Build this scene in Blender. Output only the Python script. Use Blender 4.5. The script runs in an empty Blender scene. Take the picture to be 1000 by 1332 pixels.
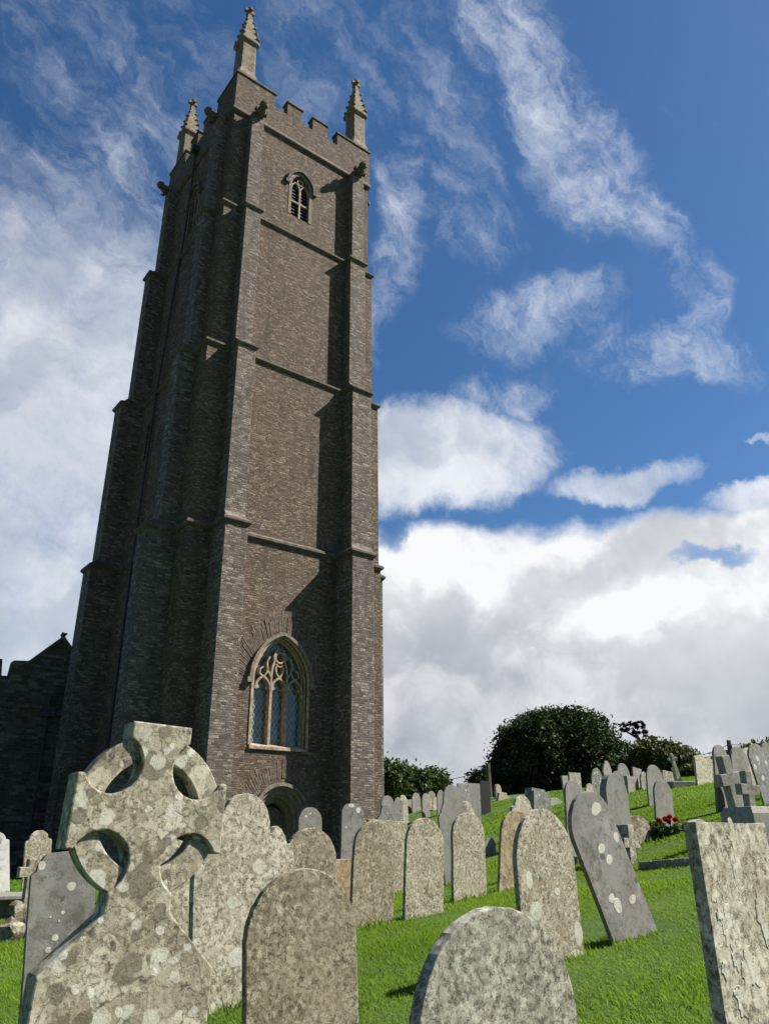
import bpy, bmesh, math, random
import numpy as np
from mathutils import Vector, Matrix
from math import sin, cos, tan, radians, degrees, pi, atan2, hypot, sqrt

S = bpy.context.scene
col = S.collection
EYE = 1.5
# ---------------------------------------------------------------- camera
F_PX = 1000.0; PITCH = radians(23.4); ROLL = radians(0.5)
cam_d = bpy.data.cameras.new("camera")
cam_d.sensor_fit = 'VERTICAL'; cam_d.sensor_height = 24.0
cam_d.lens = 24.0*F_PX/1332.0
cam_d.clip_start = 0.05; cam_d.clip_end = 6000
cam = bpy.data.objects.new("camera", cam_d); col.objects.link(cam)
_U = Vector((0, -sin(PITCH), cos(PITCH))); _F = Vector((0, cos(PITCH), sin(PITCH))); _X = Vector((1, 0, 0))
_r = _X*cos(ROLL) - _U*sin(ROLL); _u = _X*sin(ROLL) + _U*cos(ROLL)
M = Matrix((_r, _u, -_F)).transposed().to_4x4(); M.translation = Vector((0, 0, EYE))
cam.matrix_world = M
S.camera = cam

def ray(x, y):
    cx, cy = x-500.0, 666.0-y
    v = _r*cx + _u*cy + _F*F_PX
    return v

# ---------------------------------------------------------------- light
SUN_AZ = radians(80.5); SUN_EL = radians(46)
sd = bpy.data.lights.new("sun", 'SUN'); sd.energy = 5.0; sd.angle = radians(0.5); sd.color = (1.0, 0.955, 0.88)
sun = bpy.data.objects.new("sun", sd); col.objects.link(sun)
sv = Vector((sin(SUN_AZ)*cos(SUN_EL), cos(SUN_AZ)*cos(SUN_EL), sin(SUN_EL)))
sun.rotation_euler = sv.to_track_quat('Z', 'Y').to_euler()
sun.location = (30, 5, 40)
S.view_settings.view_transform = 'Standard'; S.view_settings.look = 'None'
S.view_settings.exposure = 1.3; S.view_settings.gamma = 1.0
S.view_settings.use_curve_mapping = False

# ---------------------------------------------------------------- node helper
class NT:
    def __init__(s, tree): s.t = tree; s.n = tree.nodes; s.l = tree.links
    def new(s, typ, **kw):
        n = s.n.new(typ)
        for k, v in kw.items(): setattr(n, k, v)
        return n
    def set(s, sock, v):
        if isinstance(v, bpy.types.NodeSocket): s.l.new(v, sock)
        elif v is not None: sock.default_value = v
    def math(s, op, a, b=None, c=None, clamp=False):
        n = s.new('ShaderNodeMath', operation=op); n.use_clamp = clamp
        s.set(n.inputs[0], a); s.set(n.inputs[1], b)
        if c is not None: s.set(n.inputs[2], c)
        return n.outputs[0]
    def vmath(s, op, a, b=None, scale=None):
        n = s.new('ShaderNodeVectorMath', operation=op)
        s.set(n.inputs[0], a)
        if b is not None: s.set(n.inputs[1], b)
        if scale is not None: s.set(n.inputs['Scale'], scale)
        return n.outputs['Value'] if op in ('DOT_PRODUCT', 'LENGTH', 'DISTANCE') else n.outputs[0]
    def noise(s, vec, scale, detail=4, rough=.55, dist=0, out='Fac'):
        n = s.new('ShaderNodeTexNoise')
        s.set(n.inputs['Vector'], vec); s.set(n.inputs['Scale'], scale); s.set(n.inputs['Detail'], detail)
        s.set(n.inputs['Roughness'], rough); s.set(n.inputs['Distortion'], dist)
        return n.outputs[out]
    def ramp(s, fac, lo, hi, a=0.0, b=1.0, smooth=True):
        n = s.new('ShaderNodeMapRange'); n.interpolation_type = 'SMOOTHSTEP' if smooth else 'LINEAR'
        s.set(n.inputs['Value'], fac); s.set(n.inputs['From Min'], lo); s.set(n.inputs['From Max'], hi)
        s.set(n.inputs['To Min'], a); s.set(n.inputs['To Max'], b)
        return n.outputs[0]
    def mix(s, fac, a, b, blend='MIX'):
        n = s.new('ShaderNodeMix', data_type='RGBA', blend_type=blend)
        s.set(n.inputs[0], fac); s.set(n.inputs[6], rgba(a)); s.set(n.inputs[7], rgba(b))
        return n.outputs[2]
    def comb(s, x, y, z):
        n = s.new('ShaderNodeCombineXYZ')
        for i, v in enumerate((x, y, z)): s.set(n.inputs[i], v)
        return n.outputs[0]
    def sep(s, v):
        n = s.new('ShaderNodeSeparateXYZ'); s.set(n.inputs[0], v); return n.outputs

def rgba(c):
    if isinstance(c, bpy.types.NodeSocket): return c
    if isinstance(c, (int, float)): return (c, c, c, 1)
    return (*c, 1) if len(c) == 3 else c

# ---------------------------------------------------------------- sky
W = bpy.data.worlds.new("World"); S.world = W; W.use_nodes = True
wt = NT(W.node_tree)
for n in list(wt.n): wt.n.remove(n)
sky = wt.new('ShaderNodeTexSky', sky_type='NISHITA'); sky.sun_disc = False
sky.sun_elevation = SUN_EL; sky.sun_rotation = SUN_AZ
sky.altitude = 100; sky.air_density = 1.0; sky.dust_density = 0.4; sky.ozone_density = 4.0
SKY_K = 0.05
def build_clouds():
    tc = wt.new('ShaderNodeTexCoord').outputs['Generated']
    d = wt.vmath('NORMALIZE', tc)
    w1 = wt.vmath('SUBTRACT', wt.noise(d, 2.6, 6, .6, out='Color'), (.5, .5, .5))
    w2 = wt.vmath('SUBTRACT', wt.noise(d, 14, 6, .62, out='Color'), (.5, .5, .5))
    dw = wt.vmath('ADD', d, wt.vmath('SCALE', w1, scale=.13))
    dw = wt.vmath('ADD', dw, wt.vmath('SCALE', w2, scale=.07))
    def blob(x, y, ang, a, b, wgt, vec=None, soft=(1.45, .15)):
        ang = -ang
        c = ray(x, y).normalized()
        X0 = (ray(x+10, y)-ray(x-10, y)); X0 -= c*X0.dot(c); X0.normalize()
        Y0 = c.cross(X0)
        ca, sa = cos(radians(ang)), sin(radians(ang))
        ex = X0*ca + Y0*sa; ey = -X0*sa + Y0*ca
        k = 1.0/F_PX
        cosf = 1.0/ (ray(x, y).length/F_PX)
        u = wt.vmath('DOT_PRODUCT', vec or dw, ex*(1/(a*k*cosf)))
        v = wt.vmath('DOT_PRODUCT', vec or dw, ey*(1/(b*k*cosf)))
        r2 = wt.math('ADD', wt.math('MULTIPLY', u, u), wt.math('MULTIPLY', v, v))
        # keep to the half of the sky the blob is in
        m = wt.ramp(r2, soft[0]**2, soft[1]**2, 0.0, wgt)
        f = wt.ramp(wt.vmath('DOT_PRODUCT', d, c), 0, .3)
        return wt.math('MULTIPLY', m, f)
    def mx(l):
        r = l[0]
        for q in l[1:]: r = wt.math('MAXIMUM', r, q)
        return r
    # thin, streaky cloud (wisps): masks times streak noise
    thin = mx([
        blob(650, 30, -65, 150, 62, .72), blob(735, 180, -52, 160, 62, .80), blob(840, 300, -58, 130, 30, .60),
        blob(900, 400, -70, 70, 26, .62), blob(690, 415, 12, 95, 45, .78), blob(850, 455, -10, 115, 42, .66), blob(610, 290, -45, 90, 48, .5),
        blob(510, 330, 80, 150, 34, .62), blob(590, 150, -60, 120, 60, .42), blob(420, 70, 0, 200, 120, .45),
        blob(150, 100, -30, 160, 100, .50), blob(130, 250, 30, 180, 90, .62), blob(40, 330, 0, 90, 60, .5), blob(640, 530, 20, 90, 34, .75)])
    thick = mx([
        blob(570, 600, 5, 165, 75, 1.0, soft=(1.2, .5)), blob(810, 622, 8, 90, 24, .8), blob(990, 650, 0, 55, 26, 1.0),
        blob(60, 560, 80, 300, 170, .92), blob(80, 800, 0, 220, 160, .97),
        blob(990, 570, 0, 20, 7, .6)])
    # one strongly lumped bank low over the horizon
    lump = wt.vmath('ADD', d, wt.vmath('SCALE', wt.vmath('SUBTRACT', wt.noise(d, 6.5, 7, .56, out='Color'), (.5, .5, .5)), scale=.13))
    el = wt.sep(lump)[2]
    bank = wt.ramp(el, sin(radians(22.0)), sin(radians(20.3)))
    side = wt.ramp(wt.sep(lump)[0], -.32, -.16, 0, 1)
    side = wt.math('MULTIPLY', side, wt.ramp(wt.sep(d)[1], -.1, .2))
    holes = wt.math('SUBTRACT', 1.0, mx([blob(935, 724, 0, 42, 10, .75), blob(506, 700, 60, 22, 14, .85)]))
    bank = wt.math('MULTIPLY', wt.math('MULTIPLY', bank, holes), side)
    # streak coordinates
    c0 = ray(740, 200).normalized(); ax = (ray(840, 330)-ray(640, 50)); ax -= c0*ax.dot(c0); ax.normalize(); ay = c0.cross(ax)
    sv2 = wt.comb(wt.math('MULTIPLY', wt.vmath('DOT_PRODUCT', dw, ax), 7), wt.math('MULTIPLY', wt.vmath('DOT_PRODUCT', dw, ay), 21), wt.vmath('DOT_PRODUCT', dw, c0))
    s1 = wt.noise(sv2, 1.0, 10, .72, dist=.12)
    s2 = wt.noise(dw, 22, 7, .62)
    wis = wt.math('ADD', wt.math('MULTIPLY', s1, .62), wt.math('MULTIPLY', s2, .38))
    wisp = wt.ramp(wt.math('ADD', wis, wt.math('MULTIPLY', thin, .26)), .53, .92)
    thin_a = wt.math('MULTIPLY', wisp, wt.math('MINIMUM', wt.math('MULTIPLY', thin, 1.6), 1.0))
    thin_a = wt.math('MULTIPLY', thin_a, .80)
    thick_a = wt.ramp(wt.math('ADD', thick, wt.math('MULTIPLY', wt.math('SUBTRACT', wis, .5), 1.5)), .12, 1.12)
    a = wt.math('MAXIMUM', thin_a, wt.math('MULTIPLY', thick_a, .9))
    a = wt.math('MAXIMUM', a, bank)
    # cloud brightness: bright tops, grey bellies
    sh = wt.noise(wt.vmath('ADD', lump, (.013, .02, -.05)), 5.0, 6, .5)
    sh2 = wt.noise(lump, 5.0, 6, .5)
    bel = wt.ramp(wt.math('SUBTRACT', sh2, sh), -.07, .09)
    big = wt.ramp(wt.noise(d, 4.2, 5, .55), .32, .68)
    bright = wt.math('ADD', wt.math('MULTIPLY', bel, .5), wt.math('MULTIPLY', big, .5))
    low = wt.ramp(wt.sep(d)[2], sin(radians(3)), sin(radians(17)), .50, .95)
    bright = wt.math('MULTIPLY', bright, low)
    bright = wt.math('ADD', bright, wt.math('MULTIPLY', low, .30), clamp=True)
    lft = wt.ramp(wt.sep(d)[0], -.02, -.30, 1.0, .80)
    bright = wt.math('MULTIPLY', bright, lft)
    k = .417/SKY_K
    cc = wt.mix(bright, (.27*k, .31*k, .375*k), (.92*k, .935*k, .955*k))
    cthin = wt.mix(bright, (.48*k, .56*k, .70*k), (.86*k, .90*k, .97*k))
    selm = wt.math('MAXIMUM', bank, wt.math('MULTIPLY', thick_a, .6))
    cc = wt.mix(selm, cthin, cc)
    return a, cc
ca_, cc_ = build_clouds()
hs = wt.new('ShaderNodeHueSaturation'); hs.inputs['Saturation'].default_value = 1.2; hs.inputs['Value'].default_value = 0.88
wt.set(hs.inputs['Color'], sky.outputs[0])
skyc = wt.mix(ca_, hs.outputs[0], cc_)
bg = wt.new('ShaderNodeBackground'); wt.set(bg.inputs['Color'], skyc); bg.inputs['Strength'].default_value = SKY_K
wo = wt.new('ShaderNodeOutputWorld'); wt.l.new(bg.outputs[0], wo.inputs[0])

# ---------------------------------------------------------------- materials
def newmat(name):
    m = bpy.data.materials.new(name); m.use_nodes = True
    t = NT(m.node_tree)
    b = m.node_tree.nodes['Principled BSDF']
    b.inputs['Specular IOR Level'].default_value = .2
    return m, t, b
def bump(t, b, h, strength, dist):
    n = t.new('ShaderNodeBump'); t.set(n.inputs['Height'], h)
    n.inputs['Strength'].default_value = strength; n.inputs['Distance'].default_value = dist
    t.l.new(n.outputs[0], b.inputs['Normal'])

AGE = (.83, .81, .76)
def stone_mat(name, base, dark, pale, spk=.5, spk_scale=70, vein=.0, spots=(), blot=.5, rough=.9, mosaic=0, streak=0, bumpd=.006, fine=(.10, .08, .058), moss_k=.5):
    """weathered headstone; spots = (cell scale, share of cells, colour, radius)"""
    m, t, b = newmat(name)
    tc = t.new('ShaderNodeTexCoord').outputs['Object']
    rnd = t.new('ShaderNodeObjectInfo').outputs['Random']
    p = t.vmath('ADD', tc, t.comb(t.math('MULTIPLY', rnd, 91), t.math('MULTIPLY', rnd, 47), 0))
    w = t.vmath('SUBTRACT', t.noise(p, 18, 4, out='Color'), (.5, .5, .5))
    pw = t.vmath('ADD', p, t.vmath('SCALE', w, scale=.05))
    big = t.noise(p, 2.2, 5, .6)
    mid = t.noise(p, 9, 6, .65)
    c = t.mix(t.ramp(big, .35, .65), base, dark)
    c = t.mix(t.math('MULTIPLY', t.ramp(mid, .48, .62), blot), c, pale)
    if mosaic:
        vm = t.new('ShaderNodeTexVoronoi', feature='F1'); vm.inputs['Scale'].default_value = 11; t.set(vm.inputs['Vector'], pw)
        q = t.sep(vm.outputs['Color'])
        mc = t.mix(t.ramp(q[0], .25, .5), dark, base); mc = t.mix(t.ramp(q[0], .6, .85), mc, pale)
        c = t.mix(t.math('MULTIPLY', mosaic, t.ramp(t.noise(p, 3.1, 4), .35, .6)), c, mc)
        ve = t.new('ShaderNodeTexVoronoi', feature='DISTANCE_TO_EDGE'); ve.inputs['Scale'].default_value = 11; t.set(ve.inputs['Vector'], pw)
        c = t.mix(t.math('MULTIPLY', t.ramp(ve.outputs['Distance'], .05, .0), t.math('MULTIPLY', mosaic, t.ramp(q[1], .4, .6))), c, (.09, .08, .055))
    if streak:
        sp = t.vmath('MULTIPLY', p, (14, 14, 1.2))
        c = t.mix(t.math('MULTIPLY', t.ramp(t.noise(sp, 1.0, 5, .6), .5, .7), streak), c, dark)
    moss = t.math('MULTIPLY', t.ramp(t.noise(p, 6.5, 8, .75, .3), .555, .63), moss_k)
    c = t.mix(moss, c, (.055, .05, .032))
    n1 = t.noise(p, spk_scale*.55, 9, .80)
    patch = t.ramp(t.noise(t.vmath('ADD', p, (3, 9, 4)), 5, 5, .65), .36, .6, .45, 1.0)
    spk = t.math('MULTIPLY', patch, spk)
    k1 = t.math('MULTIPLY', t.ramp(n1, .505, .575), spk)
    c = t.mix(k1, c, fine)
    n2 = t.noise(t.vmath('ADD', p, (7, 3, 1)), spk_scale*.4, 9, .80)
    c = t.mix(t.math('MULTIPLY', t.ramp(n2, .51, .58), t.math('MULTIPLY', spk, .95)), c, pale)
    h = t.math('SUBTRACT', t.math('MULTIPLY', n2, .6), t.math('MULTIPLY', k1, .6))
    h = t.math('ADD', h, t.math('MULTIPLY', mid, .5))
    for i, (sc, share, colr, rad) in enumerate(spots):
        v = t.new('ShaderNodeTexVoronoi', feature='F1'); v.inputs['Scale'].default_value = sc
        t.set(v.inputs['Vector'], t.vmath('ADD', pw, (i*3.3, i*1.7, i*5.1)))
        rc = t.sep(v.outputs['Color'])
        keep = t.math('LESS_THAN', rc[0], share)
        rr = t.math('MULTIPLY', t.math('ADD', rc[1], .45), rad)
        edge = t.math('DIVIDE', v.outputs['Distance'], rr)
        msk = t.math('MULTIPLY', t.ramp(edge, 1.0, .84), keep)
        # a darker rim and mottled inside
        inner = t.mix(t.ramp(edge, .78, .98), colr, tuple(x*.62 for x in colr))
        inner = t.mix(t.math('MULTIPLY', t.ramp(n2, .5, .65), .5), inner, tuple(x*.68 for x in colr))
        c = t.mix(t.math('MULTIPLY', msk, .75), c, inner)
        h = t.math('ADD', h, t.math('MULTIPLY', msk, .12))
    c = t.mix(1.0, c, AGE, 'MULTIPLY')
    t.set(b.inputs['Base Color'], c); b.inputs['Roughness'].default_value = rough
    bump(t, b, h, .8, bumpd)
    return m

def masonry(name, c1, c2, c3, mortar, bw=.165, bh=.062, seed=0, bd=.03):
    m, t, b = newmat(name)
    tc = t.new('ShaderNodeTexCoord')
    P = tc.outputs['Object']; N = t.sep(tc.outputs['Normal']); s = t.sep(P)
    isx = t.math('GREATER_THAN', t.math('ABSOLUTE', N[0]), t.math('ABSOLUTE', N[1]))
    u = t.math('ADD', t.math('MULTIPLY', isx, s[1]), t.math('MULTIPLY', t.math('SUBTRACT', 1, isx), s[0]))
    v0 = t.comb(u, s[2], t.math('MULTIPLY', isx, 7.3))
    wv = t.vmath('SUBTRACT', t.noise(v0, 3.0, 3, out='Color'), (.5, .5, .5))
    wf = t.vmath('SUBTRACT', t.noise(v0, 14.0, 3, out='Color'), (.5, .5, .5))
    v1 = t.vmath('ADD', v0, t.vmath('MULTIPLY', wv, (.12, .05, 0)))
    v1 = t.vmath('ADD', v1, t.vmath('MULTIPLY', wf, (.04, .034, 0)))
    def br(bw, bh, off):
        n = t.new('ShaderNodeTexBrick'); t.set(n.inputs['Vector'], t.vmath('ADD', v1, (off, off*.37, 0)))
        n.inputs['Scale'].default_value = 1; n.inputs['Brick Width'].default_value = bw; n.inputs['Row Height'].default_value = bh
        n.inputs['Mortar Size'].default_value = .011; n.inputs['Mortar Smooth'].default_value = .35; n.inputs['Bias'].default_value = 0
        n.offset = .43; n.squash = .7; n.squash_frequency = 3
        n.inputs['Color1'].default_value = (0, 0, 0, 1); n.inputs['Color2'].default_value = (1, 1, 1, 1); n.inputs['Mortar'].default_value = (.5, .5, .5, 1)
        return n
    A = br(bw, bh, seed); B = br(bw*1.7, bh*1.45, seed+3.1)
    pm = t.math('GREATER_THAN', t.noise(t.vmath('MULTIPLY', v0, (.9, 1.6, 1)), 1.1, 2), .57)
    val = t.mix(pm, A.outputs[0], B.outputs[0]); mo = t.mix(pm, A.outputs[1], B.outputs[1])
    c = t.mix(t.ramp(val, .0, .6), c1, c2)
    c = t.mix(t.ramp(val, .62, .98), c, c3)
    pat = t.noise(v0, .55, 5, .6)
    c = t.mix(t.ramp(pat, .42, .66, 0, .3), c, c2)
    c = t.mix(t.ramp(t.noise(v0, 22, 7, .8), .46, .62, 0, .65), c, tuple(x*.4 for x in c1))
    c = t.mix(t.ramp(t.noise(v0, 9, 9, .82), .56, .66, 0, .6), c, c3)
    c = t.mix(t.math('MULTIPLY', mo, .75), c, mortar)
    drip = t.noise(t.vmath('MULTIPLY', v0, (1.5, .16, 1)), 1.0, 7, .7)
    c = t.mix(t.ramp(drip, .50, .68, 0, .55), c, tuple(x*.75 for x in c1))
    c = t.mix(t.math('MULTIPLY', t.ramp(t.noise(v0, .8, 8, .75), .58, .66), .35), c, c3)
    c = t.mix(1.0, c, (1.22, 1.17, 1.12), 'MULTIPLY')
    t.set(b.inputs['Base Color'], c); b.inputs['Roughness'].default_value = .93
    h = t.math('ADD', t.math('MULTIPLY', t.math('SUBTRACT', 1, mo), 1.0), t.math('MULTIPLY', t.noise(v0, 20, 5, .7), .8))
    h = t.math('ADD', h, t.math('MULTIPLY', val, .5))
    bump(t, b, h, 1.0, bd*1.7)
    return m

def plain(name, c1, c2, scale=12, rough=.8, spec=.25, bd=.004, metal=0):
    m, t, b = newmat(name)
    p = t.new('ShaderNodeTexCoord').outputs['Object']
    n = t.noise(p, scale, 6, .65)
    t.set(b.inputs['Base Color'], t.mix(t.ramp(n, .35, .68), c1, c2)); b.inputs['Roughness'].default_value = rough
    b.inputs['Specular IOR Level'].default_value = spec; b.inputs['Metallic'].default_value = metal
    bump(t, b, n, .6, bd)
    return m

def leafmat(name, c1, c2, trans=.25, rough=.55):
    m, t, b = newmat(name)
    a = t.new('ShaderNodeAttribute', attribute_name='rnd').outputs['Fac']
    c = t.mix(a, c1, c2)
    t.set(b.inputs['Base Color'], c); b.inputs['Roughness'].default_value = max(rough, .65)
    b.inputs['Specular IOR Level'].default_value = .12
    tr = t.new('ShaderNodeBsdfTranslucent'); t.set(tr.inputs['Color'], t.mix(.5, c, (c2[0]*1.3, c2[1]*1.25, c2[2]*.5)))
    mx_ = t.new('ShaderNodeMixShader'); mx_.inputs[0].default_value = trans
    t.l.new(b.outputs[0], mx_.inputs[1]); t.l.new(tr.outputs[0], mx_.inputs[2])
    t.l.new(mx_.outputs[0], t.n['Material Output'].inputs[0])
    return m

MT = {}
MT['wall'] = masonry('rubble_brown', (.064, .047, .036), (.132, .100, .075), (.24, .198, .155), (.075, .062, .05), seed=0)
MT['butt'] = masonry('rubble_grey', (.068, .057, .049), (.146, .124, .107), (.27, .238, .205), (.088, .077, .068), bw=.22, bh=.08, seed=5)
MT['ashlar'] = plain('weathered_ashlar', (.11, .09, .07), (.21, .18, .14), 7, .9, bd=.01)
MT['dress'] = plain('pale_dressed_stone', (.20, .14, .095), (.38, .31, .23), 6, .88, bd=.006)
MT['string'] = plain('dark_string_stone', (.065, .053, .044), (.13, .107, .088), 5, .92, bd=.012)
MT['gargoyle'] = plain('blackened_stone', (.06, .05, .042), (.13, .11, .085), 14, .92, bd=.02)
MT['pinn'] = plain('ochre_pinnacle_stone', (.085, .066, .045), (.21, .17, .12), 5, .9, bd=.02)
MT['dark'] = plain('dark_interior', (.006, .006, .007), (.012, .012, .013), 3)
MT['iron'] = plain('lead_pipe', (.03, .03, .032), (.055, .055, .058), 5, .6)
MT['wood'] = plain('old_wood', (.07, .055, .04), (.13, .105, .08), 9, .85)
MT['wing'] = masonry('rubble_dark', (.04, .034, .03), (.085, .075, .065), (.17, .155, .135), (.09, .083, .07), bw=.34, bh=.12, seed=9)
MT['roof'] = plain('roof_slate', (.05, .055, .065), (.09, .10, .11), 4, .7)

WHITE = (.62, .61, .54); CREAM = (.47, .44, .34)
MT['cross'] = stone_mat('lichened_granite_cross', (.36, .335, .25), (.25, .225, .165), (.56, .535, .43), mosaic=.8, spk=.7, spk_scale=64, blot=.55,
        spots=((8, .55, (.15, .138, .10), .40), (11, .40, (.56, .555, .49), .38), (6.5, .25, (.40, .385, .30), .42), (14, .30, (.14, .125, .09), .34), (17, .28, (.68, .67, .60), .30)), bumpd=.006, moss_k=.9)
MT['pale'] = stone_mat('pale_lichened_stone', (.43, .40, .31), (.31, .285, .21), (.66, .63, .53), mosaic=.35, spk=.85, spk_scale=56, blot=.7,
        spots=((6, .14, (.62, .60, .50), .30),), bumpd=.008)
MT['brown'] = stone_mat('brown_speckled_stone', (.27, .235, .16), (.19, .16, .11), (.47, .435, .33), mosaic=.25, spk=1.0, spk_scale=75, blot=.35, bumpd=.008)
MT['tan'] = stone_mat('tan_speckled_stone', (.34, .31, .225), (.26, .225, .155), (.58, .55, .45), mosaic=.3, spk=1.0, spk_scale=78, blot=.45, spots=((5, .10, (.58, .56, .48), .30),), bumpd=.008)
MT['orange'] = stone_mat('orange_lichened_stone', (.32, .25, .155), (.25, .175, .095), (.46, .40, .28), spk=.7, spk_scale=38, blot=.5, bumpd=.007)
MT['greyp'] = stone_mat('grey_lichened_stone', (.30, .295, .25), (.20, .19, .155), (.54, .53, .45), mosaic=.4, spk=.95, spk_scale=60, blot=.7, streak=.35,
        spots=((7, .10, (.50, .48, .41), .26),), bumpd=.008)
MT['slate'] = stone_mat('grey_slate', (.215, .212, .20), (.16, .158, .15), (.27, .268, .25), spk=.6, spk_scale=28, blot=.35, streak=.3,
        spots=((6.5, .17, (.62, .61, .56), .20), (13, .07, (.07, .065, .06), .25)), rough=.75, bumpd=.003)
MT['slate2'] = stone_mat('lilac_slate', (.24, .23, .226), (.18, .168, .162), (.31, .30, .293), spk=.7, spk_scale=24, blot=.3, streak=.25,
        spots=((5.0, .30, (.66, .65, .60), .26), (12, .10, (.06, .055, .05), .25)), rough=.75, bumpd=.003)
MT['slatec'] = stone_mat('clean_slate', (.235, .232, .215), (.18, .175, .16), (.31, .305, .28), spk=.4, spk_scale=20, blot=.2, streak=.35,
        spots=((9, .05, (.55, .54, .50), .2),), rough=.7, bumpd=.002)
MT['slatel'] = stone_mat('spotted_slate', (.20, .21, .205), (.13, .14, .13), (.34, .34, .31), spk=.5, spk_scale=30, blot=.5,
        spots=((8, .35, (.60, .59, .53), .30), (14, .3, (.52, .51, .45), .25)), rough=.8, bumpd=.005)
MT['white'] = stone_mat('white_marble_stone', (.62, .62, .60), (.50, .50, .49), (.74, .74, .72), spk=.35, spk_scale=20, blot=.3, fine=(.3, .3, .3), bumpd=.003)
MT['rough'] = stone_mat('rough_boulder_stone', (.20, .165, .12), (.12, .10, .07), (.42, .39, .32), spk=.9, spk_scale=14, blot=.6, bumpd=.03)
MT['granite'] = stone_mat('grey_granite', (.31, .30, .27), (.235, .225, .20), (.42, .41, .37), spk=.5, spk_scale=50, blot=.4, bumpd=.005)

def glass_mat():
    m, t, b = newmat('leaded_glass')
    s = t.sep(t.new('ShaderNodeTexCoord').outputs['Object'])
    k = 2*pi/.17
    a = t.math('ABSOLUTE', t.math('SINE', t.math('MULTIPLY', t.math('ADD', s[0], t.math('MULTIPLY', s[2], .6)), k/2)))
    c = t.math('ABSOLUTE', t.math('SINE', t.math('MULTIPLY', t.math('SUBTRACT', s[0], t.math('MULTIPLY', s[2], .6)), k/2)))
    ln = t.ramp(t.math('MINIMUM', a, c), .26, .12)
    n = t.noise(t.comb(s[0], s[1], s[2]), 5, 4)
    base = t.mix(t.ramp(n, .4, .65), (.030, .045, .060), (.075, .10, .115))
    t.set(b.inputs['Base Color'], t.mix(ln, base, (.30, .33, .30)))
    t.set(b.inputs['Roughness'], t.ramp(ln, 0, 1, .18, .7)); b.inputs['Specular IOR Level'].default_value = .6
    bump(t, b, t.math('ADD', ln, t.math('MULTIPLY', n, .5)), .5, .01)
    return m
MT['glass'] = glass_mat()

def ground_mat():
    m, t, b = newmat('grass_turf')
    p = t.new('ShaderNodeTexCoord').outputs['Object']
    n1 = t.noise(p, .9, 5, .6); n2 = t.noise(p, 14, 5, .7); n3 = t.noise(p, 90, 3, .7)
    c = t.mix(t.ramp(n1, .35, .65), (.046, .10, .014), (.085, .145, .022))
    c = t.mix(t.ramp(n2, .45, .72, 0, .5), c, (.03, .06, .01))
    c = t.mix(t.ramp(n3, .5, .75, 0, .4), c, (.11, .17, .035))
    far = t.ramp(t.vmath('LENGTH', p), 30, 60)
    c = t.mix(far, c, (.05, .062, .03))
    t.set(b.inputs['Base Color'], c); b.inputs['Roughness'].default_value = .95
    bump(t, b, t.math('ADD', t.math('MULTIPLY', n2, 1.2), t.math('MULTIPLY', n3, .3)), 1.0, .07)
    return m
MT['turf'] = ground_mat()
MT['grass'] = leafmat('grass_blades', (.055, .13, .010), (.175, .275, .030), .35, .6)
MT['leafdark'] = leafmat('dark_evergreen_leaves', (.010, .021, .007), (.045, .075, .026), .14, .5)
MT['leafmid'] = leafmat('shrub_leaves', (.024, .046, .014), (.075, .115, .036), .15)
MT['leafhedge'] = leafmat('hedge_leaves', (.030, .045, .014), (.115, .120, .050), .15)
MT['needle'] = leafmat('pine_needles', (.006, .013, .007), (.015, .028, .014), .05)
MT['bark'] = plain('bark', (.05, .04, .03), (.10, .085, .065), 8, .95, bd=.03)
MT['petal'] = leafmat('red_petals', (.30, .008, .012), (.55, .03, .03), .15)
MT['hill'] = plain('far_hill', (.06, .085, .075), (.09, .12, .11), .03, 1)

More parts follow.
